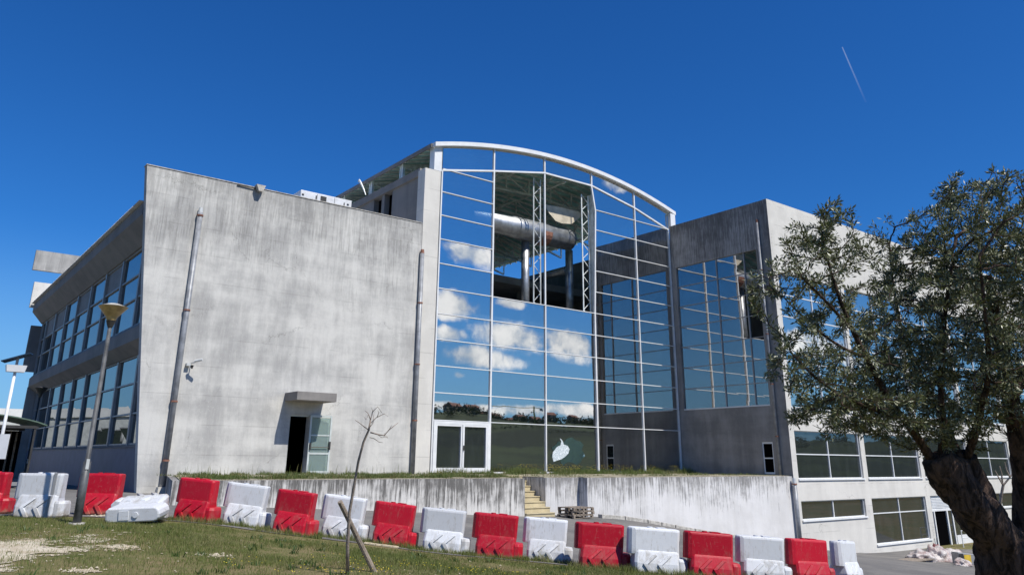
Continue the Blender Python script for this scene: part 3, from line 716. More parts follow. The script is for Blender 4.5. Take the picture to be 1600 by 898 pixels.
# wing front: the wall with its openings
cols_x = [41.7, 49.7, 57.3, 64.9, 72.5, 80.1, 87.7]
wallp = MB()
def wbox(x0, z0, x1, z1, y0=WY+.004, y1=WY+.35): wallp.box(x0, y0, z0, x1, y1, z1)
wbox(WX+.51, 1.84, XE, 3.16)
wbox(WX+.51, -2.04, XE, -.84)
wbox(WX+.51, -6., 49.6, -3.05); wbox(49.6, -6., 57.5, -4.72); wbox(57.5, -6, 66., -5.3); wbox(66., -6., XE, -3.05)
wbox(WX+.51, -3.05, 42.2, -2.04); wbox(49.2, -4.72, 50.0, -2.04, WY+.006, WY+.352); wbox(57.1, -4.72, 57.8, -2.04, WY+.006, WY+.352); wbox(65., -5.3, 66.6, -2.04, WY+.006, WY+.352)
wbox(72.5, -3.05, 74.1, -2.04); wbox(80., -3.05, 81.6, -2.04)
part('wing_front_wall', wallp, M['conc_wing'])
for x in cols_x[1:-1]: part('front_pier', MB().box(x-.26, WY+.01, -.84, x+.26, WY+.34, 1.84), M['conc_wing']); part('front_pier', MB().box(x-.18, WY+.02, 3.16, x+.18, WY+.34, 11.37), M['conc_wing'])
def window(x0, x1, z0, z1, vx, hz, m='glass_low', y=WY+.16, sill=True):
    w_ = .05; f = MB()
    f.box(x0, y-.05, z0, x0+w_, y+.05, z1).box(x1-w_, y-.05, z0, x1, y+.05, z1).box(x0+w_, y-.05, z1-w_, x1-w_, y+.05, z1).box(x0+w_, y-.05, z0, x1-w_, y+.05, z0+w_)
    for x in vx: f.box(x-.035, y-.055, z0+w_, x+.035, y+.045, z1-w_)
    for z in hz: f.box(x0+w_, y-.052, z-.03, x1-w_, y+.042, z+.03)
    fr = part('window', f, M['white'])
    X = [x0]+list(vx)+[x1]; Zs = [z0]+list(hz)+[z1]
    for i in range(len(X)-1):
        for j in range(len(Zs)-1):
            q, s_ = rp.uniform(-.006, .006), rp.uniform(-.004, .004)
            part('pane', MB().add([(X[i]+.02, y+q, Zs[j]+.02), (X[i+1]-.02, y-q, Zs[j]+.02), (X[i+1]-.02, y-q+s_, Zs[j+1]-.02), (X[i]+.02, y+q+s_, Zs[j+1]-.02)], [(0, 1, 2, 3)]), M[m], fr)
    if sill: part('sill', MB().box(x0-.05, WY-.07, z0-.09, x1+.05, WY+.12, z0-.005), M['white'], fr)
    return fr
for i in range(6):
    x0 = cols_x[i]+(.52 if i == 0 else .27); x1 = min(cols_x[i+1]-.27, XE)
    window(x0, x1, -.84, 1.84, [(x0+x1)/2], [.52], sill=True)
    x0 = cols_x[i]+(.52 if i == 0 else .19); x1 = cols_x[i+1]-.19
    window(x0, x1, 3.17, 11.36, [(x0+x1)/2], [3.17+1.365*k for k in range(1, 6)], 'glass_wing')
window(42.2, 49.2, -3.05, -2.04, [45.7], []); window(50.0, 57.1, -4.72, -2.04, [53.55], [-2.95])
window(66.6, 72.5, -3.05, -2.04, [69.55], []); window(74.1, 80., -3.05, -2.04, [77], []); window(81.6, 87.6, -3.05, -2.04, [84.6], [])
# doorway bay
db = part('doorway_frame', MB().box(57.8, WY+.1, -5.3, 57.95, WY+.2, -2.04).box(58.2, WY+.1, -5.3, 58.34, WY+.2, -3.05).box(60.1, WY+.1, -5.3, 60.28, WY+.2, -3.05).box(57.95, WY+.1, -3.05, 65., WY+.2, -2.93).box(60.9, WY+.1, -5.3, 61.05, WY+.2, -3.05).box(60.9, WY+.1, -2.93, 61.05, WY+.2, -2.04), M['white'])
part('fascia_board', MB().box(58.0, WY+.13, -2.93, 60.9, WY+.17, -2.06), M['white'], db)
part('dark_doorway', MB().box(58.34, WY+.19, -5.3, 60.1, WY+.22, -3.05), M['black'], db)
part('side_light', MB().box(60.28, WY+.14, -5.3, 60.9, WY+.16, -3.05).box(61.05, WY+.14, -4.7, 64.9, WY+.16, -3.05).box(61.05, WY+.14, -2.93, 65, WY+.16, -2.06), M['glass_low'], db)
part('apron_panel', MB().box(61.05, WY+.05, -5.3, 65., WY+.2, -4.7), M['white'], db)
part('louvre', (lambda m_: [m_.box(58.05, WY+.10, -2.85+k*.1, 60.85, WY+.128, -2.79+k*.1) for k in range(8)] and m_)(MB()), M['white'], db)
part('wing_rear', MB().box(42.25, 36.2, -6, XE, 46.2, 14.85), M['conc_shaded'])
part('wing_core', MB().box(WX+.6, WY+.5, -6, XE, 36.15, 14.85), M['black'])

# ------------------------------------------------------------------ terrace, retaining walls, stairs
TZ = -.66
ter = MB().prism([(7.9, 27.35), (21.9, 27.35), (21.9, 29.6), (23.55, 29.6), (23.55, 27.75), (25.56, 27.75), (25.56, 27.35), (41.68, 27.35), (41.68, FY-.005), (9.93, FY-.005)], -1.2, TZ, 2)
tag(obj('terrace', ter, M['terrace']), kind='structure')
t = MB().prism([(7.62, 27.1), (21.94, 27.1), (21.94, 29.4), (21.7, 29.4), (21.7, 27.36), (7.9, 27.36), (9.93, FY-.01), (9.65, FY-.01)], -3.2, TZ-.03, 2)
tag(obj('retaining_wall', t, M['retain'], off=(14, 27.2, -2.)), 'long low retaining wall with black run-off stains left of the stairs', 'wall')
t = MB().prism([(23.53, 27.62), (25.5, 27.62), (25.5, 27.05), (41.5, 27.05), (41.5, 27.34), (25.62, 27.34), (25.62, 27.88), (23.8, 27.88), (23.8, 29.6), (23.53, 29.6)], -6., TZ-.03, 2)
tag(obj('retaining_wall', t, M['retain_big'], off=(32, 27.2, -3.)), 'tall whitish retaining wall stepping down the slope right of the stairs', 'wall')
# steps
st = MB(); n = 8; zb = -2.32
for i in range(n):
    z1 = zb+(TZ-zb)*(i+1)/n; y0 = 27.0+i*.32
    st.box(21.95, y0, -3.2, 23.52, 29.6 if i == n-1 else y0+.325, z1)
    st.box(21.95, y0-.03, z1+.002, 23.52, y0+.3, z1+.035)
tag(obj('stairs', st, M['stair'], off=(22.7, 27, -2.3)), 'yellowish stone steps rising between the two retaining walls', 'stairs')
# low broken kerb running down along the tall wall
k = MB(); rs = random.Random(2); x = 25.7
while x < 40:
    x2 = x+rs.uniform(.9, 1.5); za, zb2 = g1(x, 26.6), g1(x2, 26.6)
    k.add([(x, 26.35, za-.2), (x2-.05, 26.35, zb2-.2), (x2-.05, 26.62, zb2-.2), (x, 26.62, za-.2), (x, 26.35, za+.16), (x2-.05, 26.35, zb2+.16), (x2-.05, 26.62, zb2+.16), (x, 26.62, za+.16)],
          [(0, 3, 2, 1), (4, 5, 6, 7), (0, 1, 5, 4), (1, 2, 6, 5), (2, 3, 7, 6), (3, 0, 4, 7)]); x = x2
tag(obj('kerb', k, M['cap'], bevel=.02), kind='structure')

# wooden pallets
def pallet(x, y, z, rz, label):
    t = thing('wooden_pallet', label, 'pallet', (x, y, z), rz, 'pallets stacked by the stairs'); t.rotation_euler[2] = rz
    d = MB()
    for k in range(6): d.box(-.6+k*.205, -.5, .118, -.6+k*.205+.15, .5, .14)
    for yy in (-.5, -.05, .4): d.box(-.6, yy, .094, .6, yy+.1, .1165)
    obj('deck_board', d, M['wood'], t, off=(0, 0, 0))
    for xx in (-.6, -.05, .5):
        for yy in (-.5, -.05, .4): obj('block', MB().box(xx, yy, .02, xx+.1, yy+.1, .093), M['wood'], t, off=(0, 0, 0))
    s_ = MB()
    for yy in (-.5, -.05, .4): s_.box(-.6, yy, 0, .6, yy+.1, .019)
    obj('skid', s_, M['wood'], t, off=(0, 0, 0)); return t
gz = g1(24.4, 26.3)+.03
pallet(24.2, 26.45, gz, .05, 'weathered pallet at the bottom of the stack right of the stairs')
pallet(24.3, 26.5, gz+.142, -.06, 'weathered pallet in the middle of the stack right of the stairs')
pallet(24.28, 26.5, gz+.284, .02, 'weathered pallet on top of the stack right of the stairs')

# ------------------------------------------------------------------ plastic barriers
BL, BH = 1.17, .90
def stadium(x0, x1, dy, z, n=6, chamf=.0, rl=None):
    """plan ring: rounded left end, chamfered right end"""
    rl = dy/2 if rl is None else rl; P = []
    for i in range(n+1):
        t = pi/2+pi*i/n; P.append((x0+rl+rl*cos(t), dy/2*sin(t), z))
    P += [(x1-chamf, -dy/2, z), (x1, -dy/2+chamf, z), (x1, dy/2-chamf, z), (x1-chamf, dy/2, z)]
    return P
def make_barrier(color, label):
    t = thing('plastic_barrier', label, 'barrier', (0, 0, 0), 0, 'red and white water-filled barriers along the road')
    m = M[color]; X = -BL/2
    up = MB().loft([stadium(X+.0, X+1.0, .31, .37, rl=.15, chamf=.03), stadium(X, X+1.01, .32, .42, rl=.155, chamf=.04), stadium(X+.0, X+1.02, .30, .85, rl=.148, chamf=.05), stadium(X+.015, X+1.02, .275, .89, rl=.10, chamf=.05), stadium(X+.04, X+.98, .23, BH, rl=.08, chamf=.05)])
    obj('upper_body', up, m, t, off=(0, 0, 0), bevel=.012)
    def rect(x0, x1, dy, z, c=.05): return [(x0+c, dy/2, z), (x0, dy/2-c, z), (x0, -dy/2+c, z), (x0+c, -dy/2, z), (x1-c, -dy/2, z), (x1, -dy/2+c, z), (x1, dy/2-c, z), (x1-c, dy/2, z)]
    lo = MB().loft([rect(X+.15, X+.99, .52, .0), rect(X+.13, X+1.0, .54, .04), rect(X+.12, X+1.0, .50, .22), rect(X+.14, X+1.005, .37, .42), rect(X+.16, X+1.0, .335, .46)])
    obj('lower_body', lo, m, t, off=(0, 0, 0), bevel=.012)
    ft = MB().loft([rect(X+.9, X+1.14, .46, .0, .08), rect(X+.9, X+1.17, .48, .04, .09), rect(X+.9, X+1.17, .45, .28, .09), rect(X+.9, X+1.15, .40, .335, .08)])
    obj('locking_foot', ft, m, t, off=(0, 0, 0), bevel=.012)
    # chevrons standing proud of the sloping skirt, on both sides
    def skirt(z): return (.54-.04*(z-.05)/.17 if z < .22 else .50-.14*(z-.22)/.18)/2
    for cx in (X+.34, X+.62):
        for s_ in (-1, 1):
            c = MB()
            for (xa, za, xb, zb) in ((cx+.14, .395, cx-.06, .215), (cx-.06, .215, cx+.08, .02)):
                w_ = .05
                for yy0, yy1 in ((-.02, .035),):
                    q = [(xa, za), (xa+w_*1.6, za), (xb+w_*1.6, zb), (xb, zb)]
                    vs = [(px, s_*(skirt(pz)+yy0), pz) for px, pz in q]+[(px, s_*(skirt(pz)+yy1*1.1), pz-.01) for px, pz in q]
                    c.add(vs, [(0, 1, 2, 3), (7, 6, 5, 4), (0, 4, 5, 1), (1, 5, 6, 2), (2, 6, 7, 3), (3, 7, 4, 0)])
            obj('chevron', c, m, t, off=(0, 0, 0))
    # moulded slots under the ledge
    for cx in (X+.46, X+.74): obj('slot', MB().box(cx, -.262+.07, .372, cx+.12, -.262+.10, .395), M['lampdark'], t, off=(0, 0, 0))
    obj('filler_cap', MB().tube([(X+.45, 0, BH-.002), (X+.45, 0, BH+.022)], .055, 14), m, t, off=(0, 0, 0))
    obj('top_notch', MB().box(X+.58, -.09, BH-.001, X+.76, .09, BH+.018), m, t, off=(0, 0, 0))
    return t
def copy_tree(o, parent=None):
    c = o.copy(); col.objects.link(c); c.parent = parent
    for ch_ in list(o.children): copy_tree(ch_, c)
    return c
# (colour, px left, px right, base y, depth, extra yaw, label)
BAR = [
 ('red', -70, 14, 808, 18.0, .02, 'red barrier cut by the left edge of the photo'),
 ('whitep', 12, 110, 804, 17.0, .03, 'white barrier bound with a grey strap at the far left'),
 ('red', 110, 201, 797, 18.3, .04, 'red barrier right behind the foot of the amber-shaded lamp post'),
 ('red', 268, 341, 812, 17.7, -.22, 'red barrier just right of the white barrier lying on its side'),
 ('whitep', 342, 419, 819, 17.9, -.02, 'white barrier between the first two red ones below the open door wall'),
 ('red', 421, 494, 832, 17.5, -.16, 'red barrier directly below the open glazed door'),
 ('whitep', 495, 574, 838, 17.9, -.04, 'white barrier behind the bare sapling'),
 ('red', 575, 651, 849, 17.8, -.10, 'red barrier just right of the leaning stake'),
 ('whitep', 652, 733, 859, 17.6, -.02, 'white barrier below the left leaf of the glass entrance door'),
 ('red', 734, 816, 867, 17.5, -.06, 'red barrier resting on a pale plank left of the stairs'),
 ('whitep', 814, 894, 875, 17.6, -.06, 'white barrier directly in front of the yellowish steps'),
 ('red', 895, 984, 883, 16.9, .0, 'red barrier in front of the pallets'),
 ('whitep', 977, 1072, 891, 16.6, .08, 'white barrier in front of the low kerb end'),
 ('red', 1066, 1155, 897, 16.5, .04, 'red barrier in front of the middle of the tall white wall'),
 ('whitep', 1149, 1235, 904, 16.7, .0, 'white barrier with a small yellow sticker near the wall end'),
 ('red', 1227, 1304, 909, 17.1, .25, 'red barrier in front of the wing corner, last red of the row'),
 ('whitep', 1294, 1353, 914, 17.9, .85, 'rounded white barrier at the right end of the row'),
]
protos = {}; rb = random.Random(9); BARR = []
for i, (c_, l, r_, b, dd, yw, lab) in enumerate(BAR):
    if c_ not in protos: protos[c_] = o = make_barrier(c_, lab)
    else: o = copy_tree(protos[c_])
    p = at((l+r_)/2, b, dd); o.location = (p[0], p[1], g1(p[0], p[1])+(.0 if i > 2 else .02))
    px_len = (r_-l)*dd/FPX; s_ = 1.0
    o.rotation_euler = (rb.uniform(-.02, .02), -(g1(p[0]+.4, p[1]-.3)-g1(p[0]-.4, p[1]+.3)), -YAW+yw); o['label'] = lab
    BARR.append((p[0], p[1]))
    if i == 1: strapped = o
    o.scale = (px_len/BL/max(.75, cos(yw)),)*1+(1., 1.) if abs(px_len/BL/cos(yw)-1) < .12 else (1., 1., 1.)
ly = copy_tree(protos['whitep'])
X = -BL/2
obj('strap', MB().box(X+.84, -.275, .0, X+.90, .275, .23).box(X+.84, -.255, .23, X+.90, .255, .44).box(X+.84, -.172, .44, X+.90, .172, BH+.012), M['frame'], strapped, off=(0, 0, 0)); p = at(226, 812, 17.0); ly.location = (p[0], p[1], g1(p[0], p[1])+.27); ly.rotation_euler = (R_(-97), R_(3), -YAW+pi+.03)
ly['label'] = 'white barrier lying on its side on the grass'; ly.scale = (1.1, 1, 1)
st_ = MB().box(-.45, -.157, .66, -.41, -.148, .74)

# ------------------------------------------------------------------ lamps, shelter, far left
def ground_at(u, v, d): p = at(u, v, d); return p[0], p[1]
def street_lamp(x, y, H, label, bowl):
    z = g1(x, y); t = thing('street_lamp', label, 'street lamp', (x, y, z), 0, 'bowl-topped street lamps')
    obj('lamp_post', MB().tube([(x, y, z-.1), (x, y, z+1.2), (x, y, z+1.21), (x, y, z+H-.42)], [.08, .08, .05, .04], 14), M['lampdark' if bowl == 'lampdark' else 'lamppole'], t, smooth=True)
    obj('access_hatch', MB().box(x-.03, y-.092, z+1.05, x+.03, y-.06, z+1.25), M['steelw'], t)
    h = obj('lamp_shade', MB().tube([(x, y, z+H-.32), (x, y, z+H-.22), (x, y, z+H)], [.08, .12, .30], 24, cap=True), M[bowl], t, smooth=False)
    obj('neck', MB().tube([(x, y, z+H-.45), (x, y, z+H-.30)], [.05, .10], 14), M['lampdark'], t)
    obj('lid', MB().tube([(x, y, z+H+.001), (x, y, z+H+.07), (x, y, z+H+.085)], [.305, .11, .02], 24), M['lampdark' if bowl == 'lampdark' else 'cap'], t, smooth=True)
    obj('base_plate', MB().tube([(x, y, z-.02), (x, y, z+.03)], .16, 12), M['cap'], t)
lx, ly_ = ground_at(120, 816, 15.7); street_lamp(lx, ly_, 4.42, 'tall grey lamp post with an amber bowl shade among the left barriers', 'amber')
lx, ly_ = ground_at(40, 735, 37.); street_lamp(lx, ly_, 4.55, 'dark bowl lamp further back against the shaded gable wall', 'lampdark')  # all-dark metal so the lamp reads as shaded

sx_, sy_ = ground_at(-13, 760, 25.); z = g1(sx_, sy_)
t = thing('solar_lamp', 'white solar-powered lamp pole with a tilted panel at the left edge', 'street lamp', (sx_, sy_, z))
tp = at(20, 600, 24.4)
H = 4.0
obj('pole', MB().tube([(sx_, sy_, z-.1), (sx_, sy_, z+H)], [.06, .045], 12), M['white'], t, smooth=True)
obj('lamp_head', MB().loft([[(sx_+a*.26, sy_+b*.14, z+H) for a, b in ((-1, -1), (1, -1), (1, 1), (-1, 1))], [(sx_+a*.30, sy_+b*.18, z+H+.22) for a, b in ((-1, -1), (1, -1), (1, 1), (-1, 1))]]), M['white'], t)
obj('solar_panel', MB().bar((sx_-.40, sy_+.1, z+H+.32), (sx_+.36, sy_-.16, z+H+.62), .5, .04, (0, 0, 1)), M['solar'], t)
obj('bracket', MB().bar((sx_, sy_, z+H+.2), (sx_, sy_, z+H+.46), .08), M['frame'], t)
sp_ = at(2, 697, 24.6); obj('sign_plate', MB().bar((sp_[0]-.08, sp_[1]+.06, sp_[2]), (sp_[0]+.16, sp_[1]-.12, sp_[2]), .03, .75), M['white'], t)

# bus-shelter like cabin with a curved green roof
p = at(32, 750, 34.); cx, cy_ = p[0], p[1]; z = g1(cx, cy_)
t = thing('shelter', 'dark slatted shelter with a curved green roof beside the left facade', 'shelter', (cx, cy_, z))
rr = MB(); X0, X1, Y0, Y1 = cx-4.6, cx+.15, cy_-1.2, cy_+3.0
prof = [(X0-.2+(X1-X0+.5)*i/14, 2.60+.42*sin(pi*i/14)**.8) for i in range(15)]
for i in range(14):
    (a, za), (b, zb) = prof[i], prof[i+1]
    rr.add([(a, Y0-.1, z+za), (b, Y0-.1, z+zb), (b, Y1, z+zb), (a, Y1, z+za), (a, Y0-.1, z+za+.05), (b, Y0-.1, z+zb+.05), (b, Y1, z+zb+.05), (a, Y1, z+za+.05)],
           [(0, 3, 2, 1), (4, 5, 6, 7), (0, 1, 5, 4), (1, 2, 6, 5), (2, 3, 7, 6), (3, 0, 4, 7)])
obj('roof', rr, M['greenmetal'], t)
for yb_ in (Y0, Y1-.1): obj('roof_beam', MB().box(X0, yb_, z+2.48, X1, yb_+.1, z+2.60), M['lampdark'], t)
obj('back_panel', MB().box(X0, Y1-.12, z, X1-.1, Y1-.08, z+2.47), M['black'], t)
for xx in (X1-.15, X1-1.9, X1-3.6): obj('post', MB().box(xx, Y0+.02, z-.1, xx+.08, Y0+.1, z+2.48), M['lampdark'], t)
sl = MB()
for k_ in range(16): sl.box(X1-.35-k_*.26, Y1-.3, z+.1, X1-.35-k_*.26+.08, Y1-.26, z+2.4)
obj('slats', sl, M['wood'], t)
obj('kerb_rail', MB().box(X0, Y0+.02, z+.15, X1-.2, Y0+.06, z+.3), M['frame'], t)

# white low building in the distance at the left (also mirrored in the side windows)
Bx0, By0 = -42., 84.
t = thing('low_building', 'low white flat-roofed building in the distance behind the shelter', 'building', (-20, 90, -1.4))
obj('wall', MB().box(Bx0, By0, -2.5, 16., By0+14, 3.2), M['steelw'], t)
obj('parapet', MB().box(Bx0-.2, By0-.2, 3.2, 16.2, By0+14.2, 4.05), M['white'], t)
for k_ in range(8):
    w = obj('window', MB().box(-38+k_*5.2, By0-.06, .6, -35.4+k_*5.2, By0-.003, 2.2), M['frame'], t)
    obj('pane', MB().box(-37.9+k_*5.2, By0-.09, .7, -35.5+k_*5.2, By0-.063, 2.1), M['glass_dark'], w)

# air handling unit on the roof
t = thing('air_conditioner', 'pale metal air conditioning unit showing above the front wall', 'air conditioner', (17.5, 40, 12.))
obj('casing', MB().box(16.05, 39.95, 12.5, 19.2, 41.6, 14.42), M['zinc'], t, bevel=.02)
obj('panel_seam', MB().box(17.02, 39.935, 12.6, 17.05, 39.949, 14.36).box(18.1, 39.935, 12.6, 18.13, 39.949, 14.36), M['frame'], t)
obj('grille', MB().box(17.25, 39.92, 13.98, 17.6, 39.949, 14.3), M['lampdark'], t)
obj('vent_hole', MB().box(16.12, 39.92, 14.12, 16.24, 39.948, 14.2).box(18.9, 39.92, 14.1, 19.02, 39.948, 14.18).box(18.7, 39.92, 14.0, 18.75, 39.948, 14.2).box(16.95, 39.92, 14.05, 17.0, 39.948, 14.25), M['lampdark'], t)
obj('stand', MB().box(16.2, 40, 10.9, 16.4, 41.4, 12.5).box(18.8, 40, 10.9, 19.0, 41.4, 12.5), M['frame'], t)
obj('duct', MB().bar((16.0, 42.0, 13.9), (14.6, 44.4, 13.4), .5, .5), M['frame'], t)

# ------------------------------------------------------------------ sapling and stake
def nz(x, y, z, s): return sin(x*7.1*s+y*3.3)+sin(y*9.7*s+z*5.1)+sin(z*8.3*s+x*4.7)
sbx = gp(543, 897); zz = sbx[2]; dS = float(np.dot(sbx, _f))
t = thing('sapling', 'bare leaning sapling with a twiggy top in front of the barriers', 'tree', tuple(sbx))
trk = [(543, 900), (543, 850), (546, 800), (553, 760), (560, 720), (568, 690), (576, 672), (579, 655)]
tp = [tuple(at(u, v, dS)) for u, v in trk]
obj('trunk', MB().tube(tp, [.030, .027, .025, .022, .020, .018, .016, .012], 8), M['twig'], t, smooth=True)
tw = MB()
for pts_, r0 in [([(577, 672), (570, 667), (560, 659), (555, 656)], .010), ([(579, 675), (590, 678), (600, 680), (608, 671), (622, 660)], .013), ([(600, 680), (606, 684), (600, 676)], .006),
                 ([(579, 655), (575, 645), (570, 641)], .008), ([(579, 655), (582, 643), (590, 635), (597, 645)], .009), ([(580, 660), (588, 652), (600, 646), (606, 650)], .008),
                 ([(578, 683), (585, 685), (592, 690), (598, 691)], .008), ([(575, 648), (572, 655), (568, 650)], .005), ([(583, 643), (580, 636)], .005), ([(589, 652), (592, 644), (590, 641)], .006),
                 ([(577, 668), (583, 660), (584, 650), (581, 645)], .007), ([(608, 671), (612, 664)], .006), ([(590, 678), (596, 683), (606, 682)], .006)]:
    tw.tube([tuple(at(u, v, dS+.15*sin(u*.7+v))) for u, v in pts_], [r0*(1-.6*i/(len(pts_)-1)) for i in range(len(pts_))], 5)
obj('branches', tw, M['twig'], t, smooth=True)
sb = gp(585, 893); dK = float(np.dot(sb, _f))
tag(obj('stake', MB().tube([tuple(at(587, 897, dK)), tuple(at(558, 838, dK)), tuple(at(531, 783, dK-.15))], [.045, .042, .040], 9), M['wood'], off=tuple(sb)), 'slanting round wooden stake beside the bare sapling', 'stake')

def plank(u, v, L_, rz, label):
    p = gp(u, v); t = MB(); z = p[2]+.015
    c_, s_ = cos(rz), sin(rz); n = 8; r = random.Random(int(u)); V = []
    for i in range(n+1):
        a = -L_/2+L_*i/n
        for b in (-.07+r.uniform(-.015, .015), .07+r.uniform(-.015, .015)):
            for h in (0, .03): V.append((p[0]+a*c_-b*s_, p[1]+a*s_+b*c_, g1(p[0]+a*c_, p[1]+a*s_)+h+.01))
    F = []
    for i in range(n):
        k = 4*i; F += [(k, k+4, k+5, k+1), (k+2, k+3, k+7, k+6), (k+1, k+5, k+7, k+3), (k, k+2, k+6, k+4)]
    F += [(0, 1, 3, 2), (4*n, 4*n+2, 4*n+3, 4*n+1)]
    t.add(V, F); tag(obj('plank', t, M['plank'], off=(p[0], p[1], p[2])), label, 'plank')
plank(596, 853, .75, -YAW, 'pale plank lying in the grass right of the stake')
plank(787, 870, .75, -YAW+.05, 'pale plank under the red barrier left of the stairs')

# ------------------------------------------------------------------ rubbish by the wing door
def crumple(name, u, v, y, sx, sy, sz, m, seed, label, cat, smooth=True):
    p = onY(u, v, y); x, yy = p[0], p[1]; z = g1(x, yy)
    me = bpy.data.meshes.new(name); bm = bmesh.new(); bmesh.ops.create_icosphere(bm, subdivisions=4, radius=1)
    from mathutils import noise
    for q in bm.verts:
        n = noise.noise(q.co*1.7+Vector((seed, 0, 0)))*.45+noise.noise(q.co*4.5+Vector((0, seed, 0)))*.22+abs(noise.noise(q.co*9+Vector((0, 0, seed))))*.12
        q.co *= (1+n); q.co.x *= sx; q.co.y *= sy; q.co.z = max(q.co.z, -.25)*sz
    bm.to_mesh(me); bm.free(); me.materials.append(m)
    for pg in me.polygons: pg.use_smooth = smooth
    o = bpy.data.objects.new(name, me); col.objects.link(o); o.location = (x, yy, z+.2*sz)
    return tag(o, label, cat)
crumple('plastic_sheeting', 1440, 868, 22.5, .75, .6, .42, M['bag'], 1, 'crumpled pale plastic sheeting at the left of the rubbish heap', 'rubbish')
crumple('rubbish_bag', 1466, 866, 22.6, .75, .6, .62, M['bag'], 5, 'large pinkish grey rubbish bag in the middle of the heap', 'rubbish bag')
crumple('rubbish_bag', 1490, 866, 22.9, .6, .5, .5, M['bag'], 9, 'smaller pale rubbish bag at the right of the heap', 'rubbish bag')
crumple('red_rag', 1462, 851, 23.3, .5, .3, .62, simple('dull red cloth', (.20, .06, .06), .9, 0, .3, 4), 12, 'dull red cloth bundle on top of the rubbish heap', 'cloth')
crumple('plastic_sheeting', 1505, 885, 20., .55, .4, .28, M['bag'], 15, 'flat pale plastic sheet lying in front of the yellow and grey crate', 'rubbish')
p = onY(1506, 872, 21.); cx, cy_ = p[0], p[1]; z = g1(cx, cy_)
t = thing('crate', 'dark grey crate with a yellow panel beside the rubbish heap', 'crate', (cx, cy_, z), -.5); t['_o'] = (0., 0., 0.)
obj('body', MB().loft([[(-.5, -.3, 0), (.5, -.3, 0), (.5, .3, 0), (-.5, .3, 0)], [(-.5, -.28, .62), (.42, -.28, .52), (.42, .28, .52), (-.5, .28, .62)]]), M['frame'], t, bevel=.03)
obj('yellow_panel', MB().box(-.2, -.312, .06, .2, -.302, .5), M['yellow'], t)
obj('dark_side', MB().box(-.48, -.31, .04, -.24, -.301, .55), M['lampdark'], t)
# slab of board under the bags
p = onY(1425, 870, 22.3); z = g1(p[0], p[1])
tag(obj('board', MB().box(p[0]-1.2, p[1]-.5, z+.03, p[0]+1.4, p[1]+.5, z+.08), M['wood'], off=(p[0], p[1], z)), 'flat dark board under the plastic sheeting', 'board')
# white railing
t = thing('railing', 'white tubular railing beside the dark doorway of the right wing', 'railing', (61., 25.6, -5.2))
mb = MB()
z = -5.22
for hz_ in (.55, 1.0): mb.tube([(58.9, 25.9, z+hz_), (63.8, 25.9, z+hz_)], .03, 8)
obj('rail', mb, M['white'], t)
for k_ in range(4): obj('post', MB().tube([(58.9+k_*1.63, 25.9, z-.1), (58.9+k_*1.63, 25.9, z+1.02)], .032, 8), M['white'], t)
# ------------------------------------------------------------------ olive tree
rt = random.Random(21); nr = np.random.RandomState(21)
from mathutils import noise as mn, kdtree
DT = 7.6
base = at(1580, 905, DT); tz_ = g1(base[0], base[1])
OT = thing('olive_tree', 'gnarled old olive tree with silvery green crown at the right edge', 'tree', (base[0], base[1], tz_))
def rough_tube(mb, pts, rad, n=20, amp=.22, sub=6):
    P = [np.array(p, float) for p in pts]; Q = []; Rr = []
    for i in range(len(P)-1):          # Catmull-Rom
        p0, p1, p2, p3 = P[max(i-1, 0)], P[i], P[i+1], P[min(i+2, len(P)-1)]
        for k in range(sub):
            t = k/sub; Q.append(.5*((2*p1)+(-p0+p2)*t+(2*p0-5*p1+4*p2-p3)*t*t+(-p0+3*p1-3*p2+p3)*t**3)); Rr.append(rad[i]*(1-t)+rad[i+1]*t)
    Q.append(P[-1]); Rr.append(rad[-1]); k0 = len(mb.v)
    mb.tube([tuple(q) for q in Q], Rr, n)
    for idx in range(k0, len(mb.v)):
        i = (idx-k0)//n; c = Q[min(i, len(Q)-1)]; v = np.array(mb.v[idx]); d_ = v-c
        a_ = mn.noise(Vector(v*Vector((5, 5, 2.2)) if False else (v[0]*5, v[1]*5, v[2]*2.)))*1.0+.6*mn.noise(Vector((v[0]*13, v[1]*13, v[2]*6.)))
        mb.v[idx] = tuple(c+d_*(1+amp*a_*1.6))
    return mb
def A(u, v, dd=0.): return at(u, v, DT+dd)
tk = MB()
rough_tube(tk, [A(1615, 1120, 0), A(1590, 960), A(1570, 880), A(1545, 825, -.05), A(1510, 780, -.1), A(1480, 740, -.12), A(1462, 712, -.1)], [.34, .29, .245, .205, .19, .185, .14], 26, .26)
rough_tube(tk, [A(1560, 850, .1), A(1535, 790, .12), A(1518, 745, .1), A(1512, 712, .05)], [.17, .15, .13, .10], 16, .3)
rough_tube(tk, [A(1625, 1120, .3), A(1612, 960, .3), A(1606, 860, .3), A(1604, 790, .3), A(1596, 720, .25), A(1585, 650, .2), A(1570, 570, .2), A(1556, 500, .2), A(1545, 430, .2)], [.26, .19, .15, .13, .11, .09, .07, .055, .035], 18, .24)
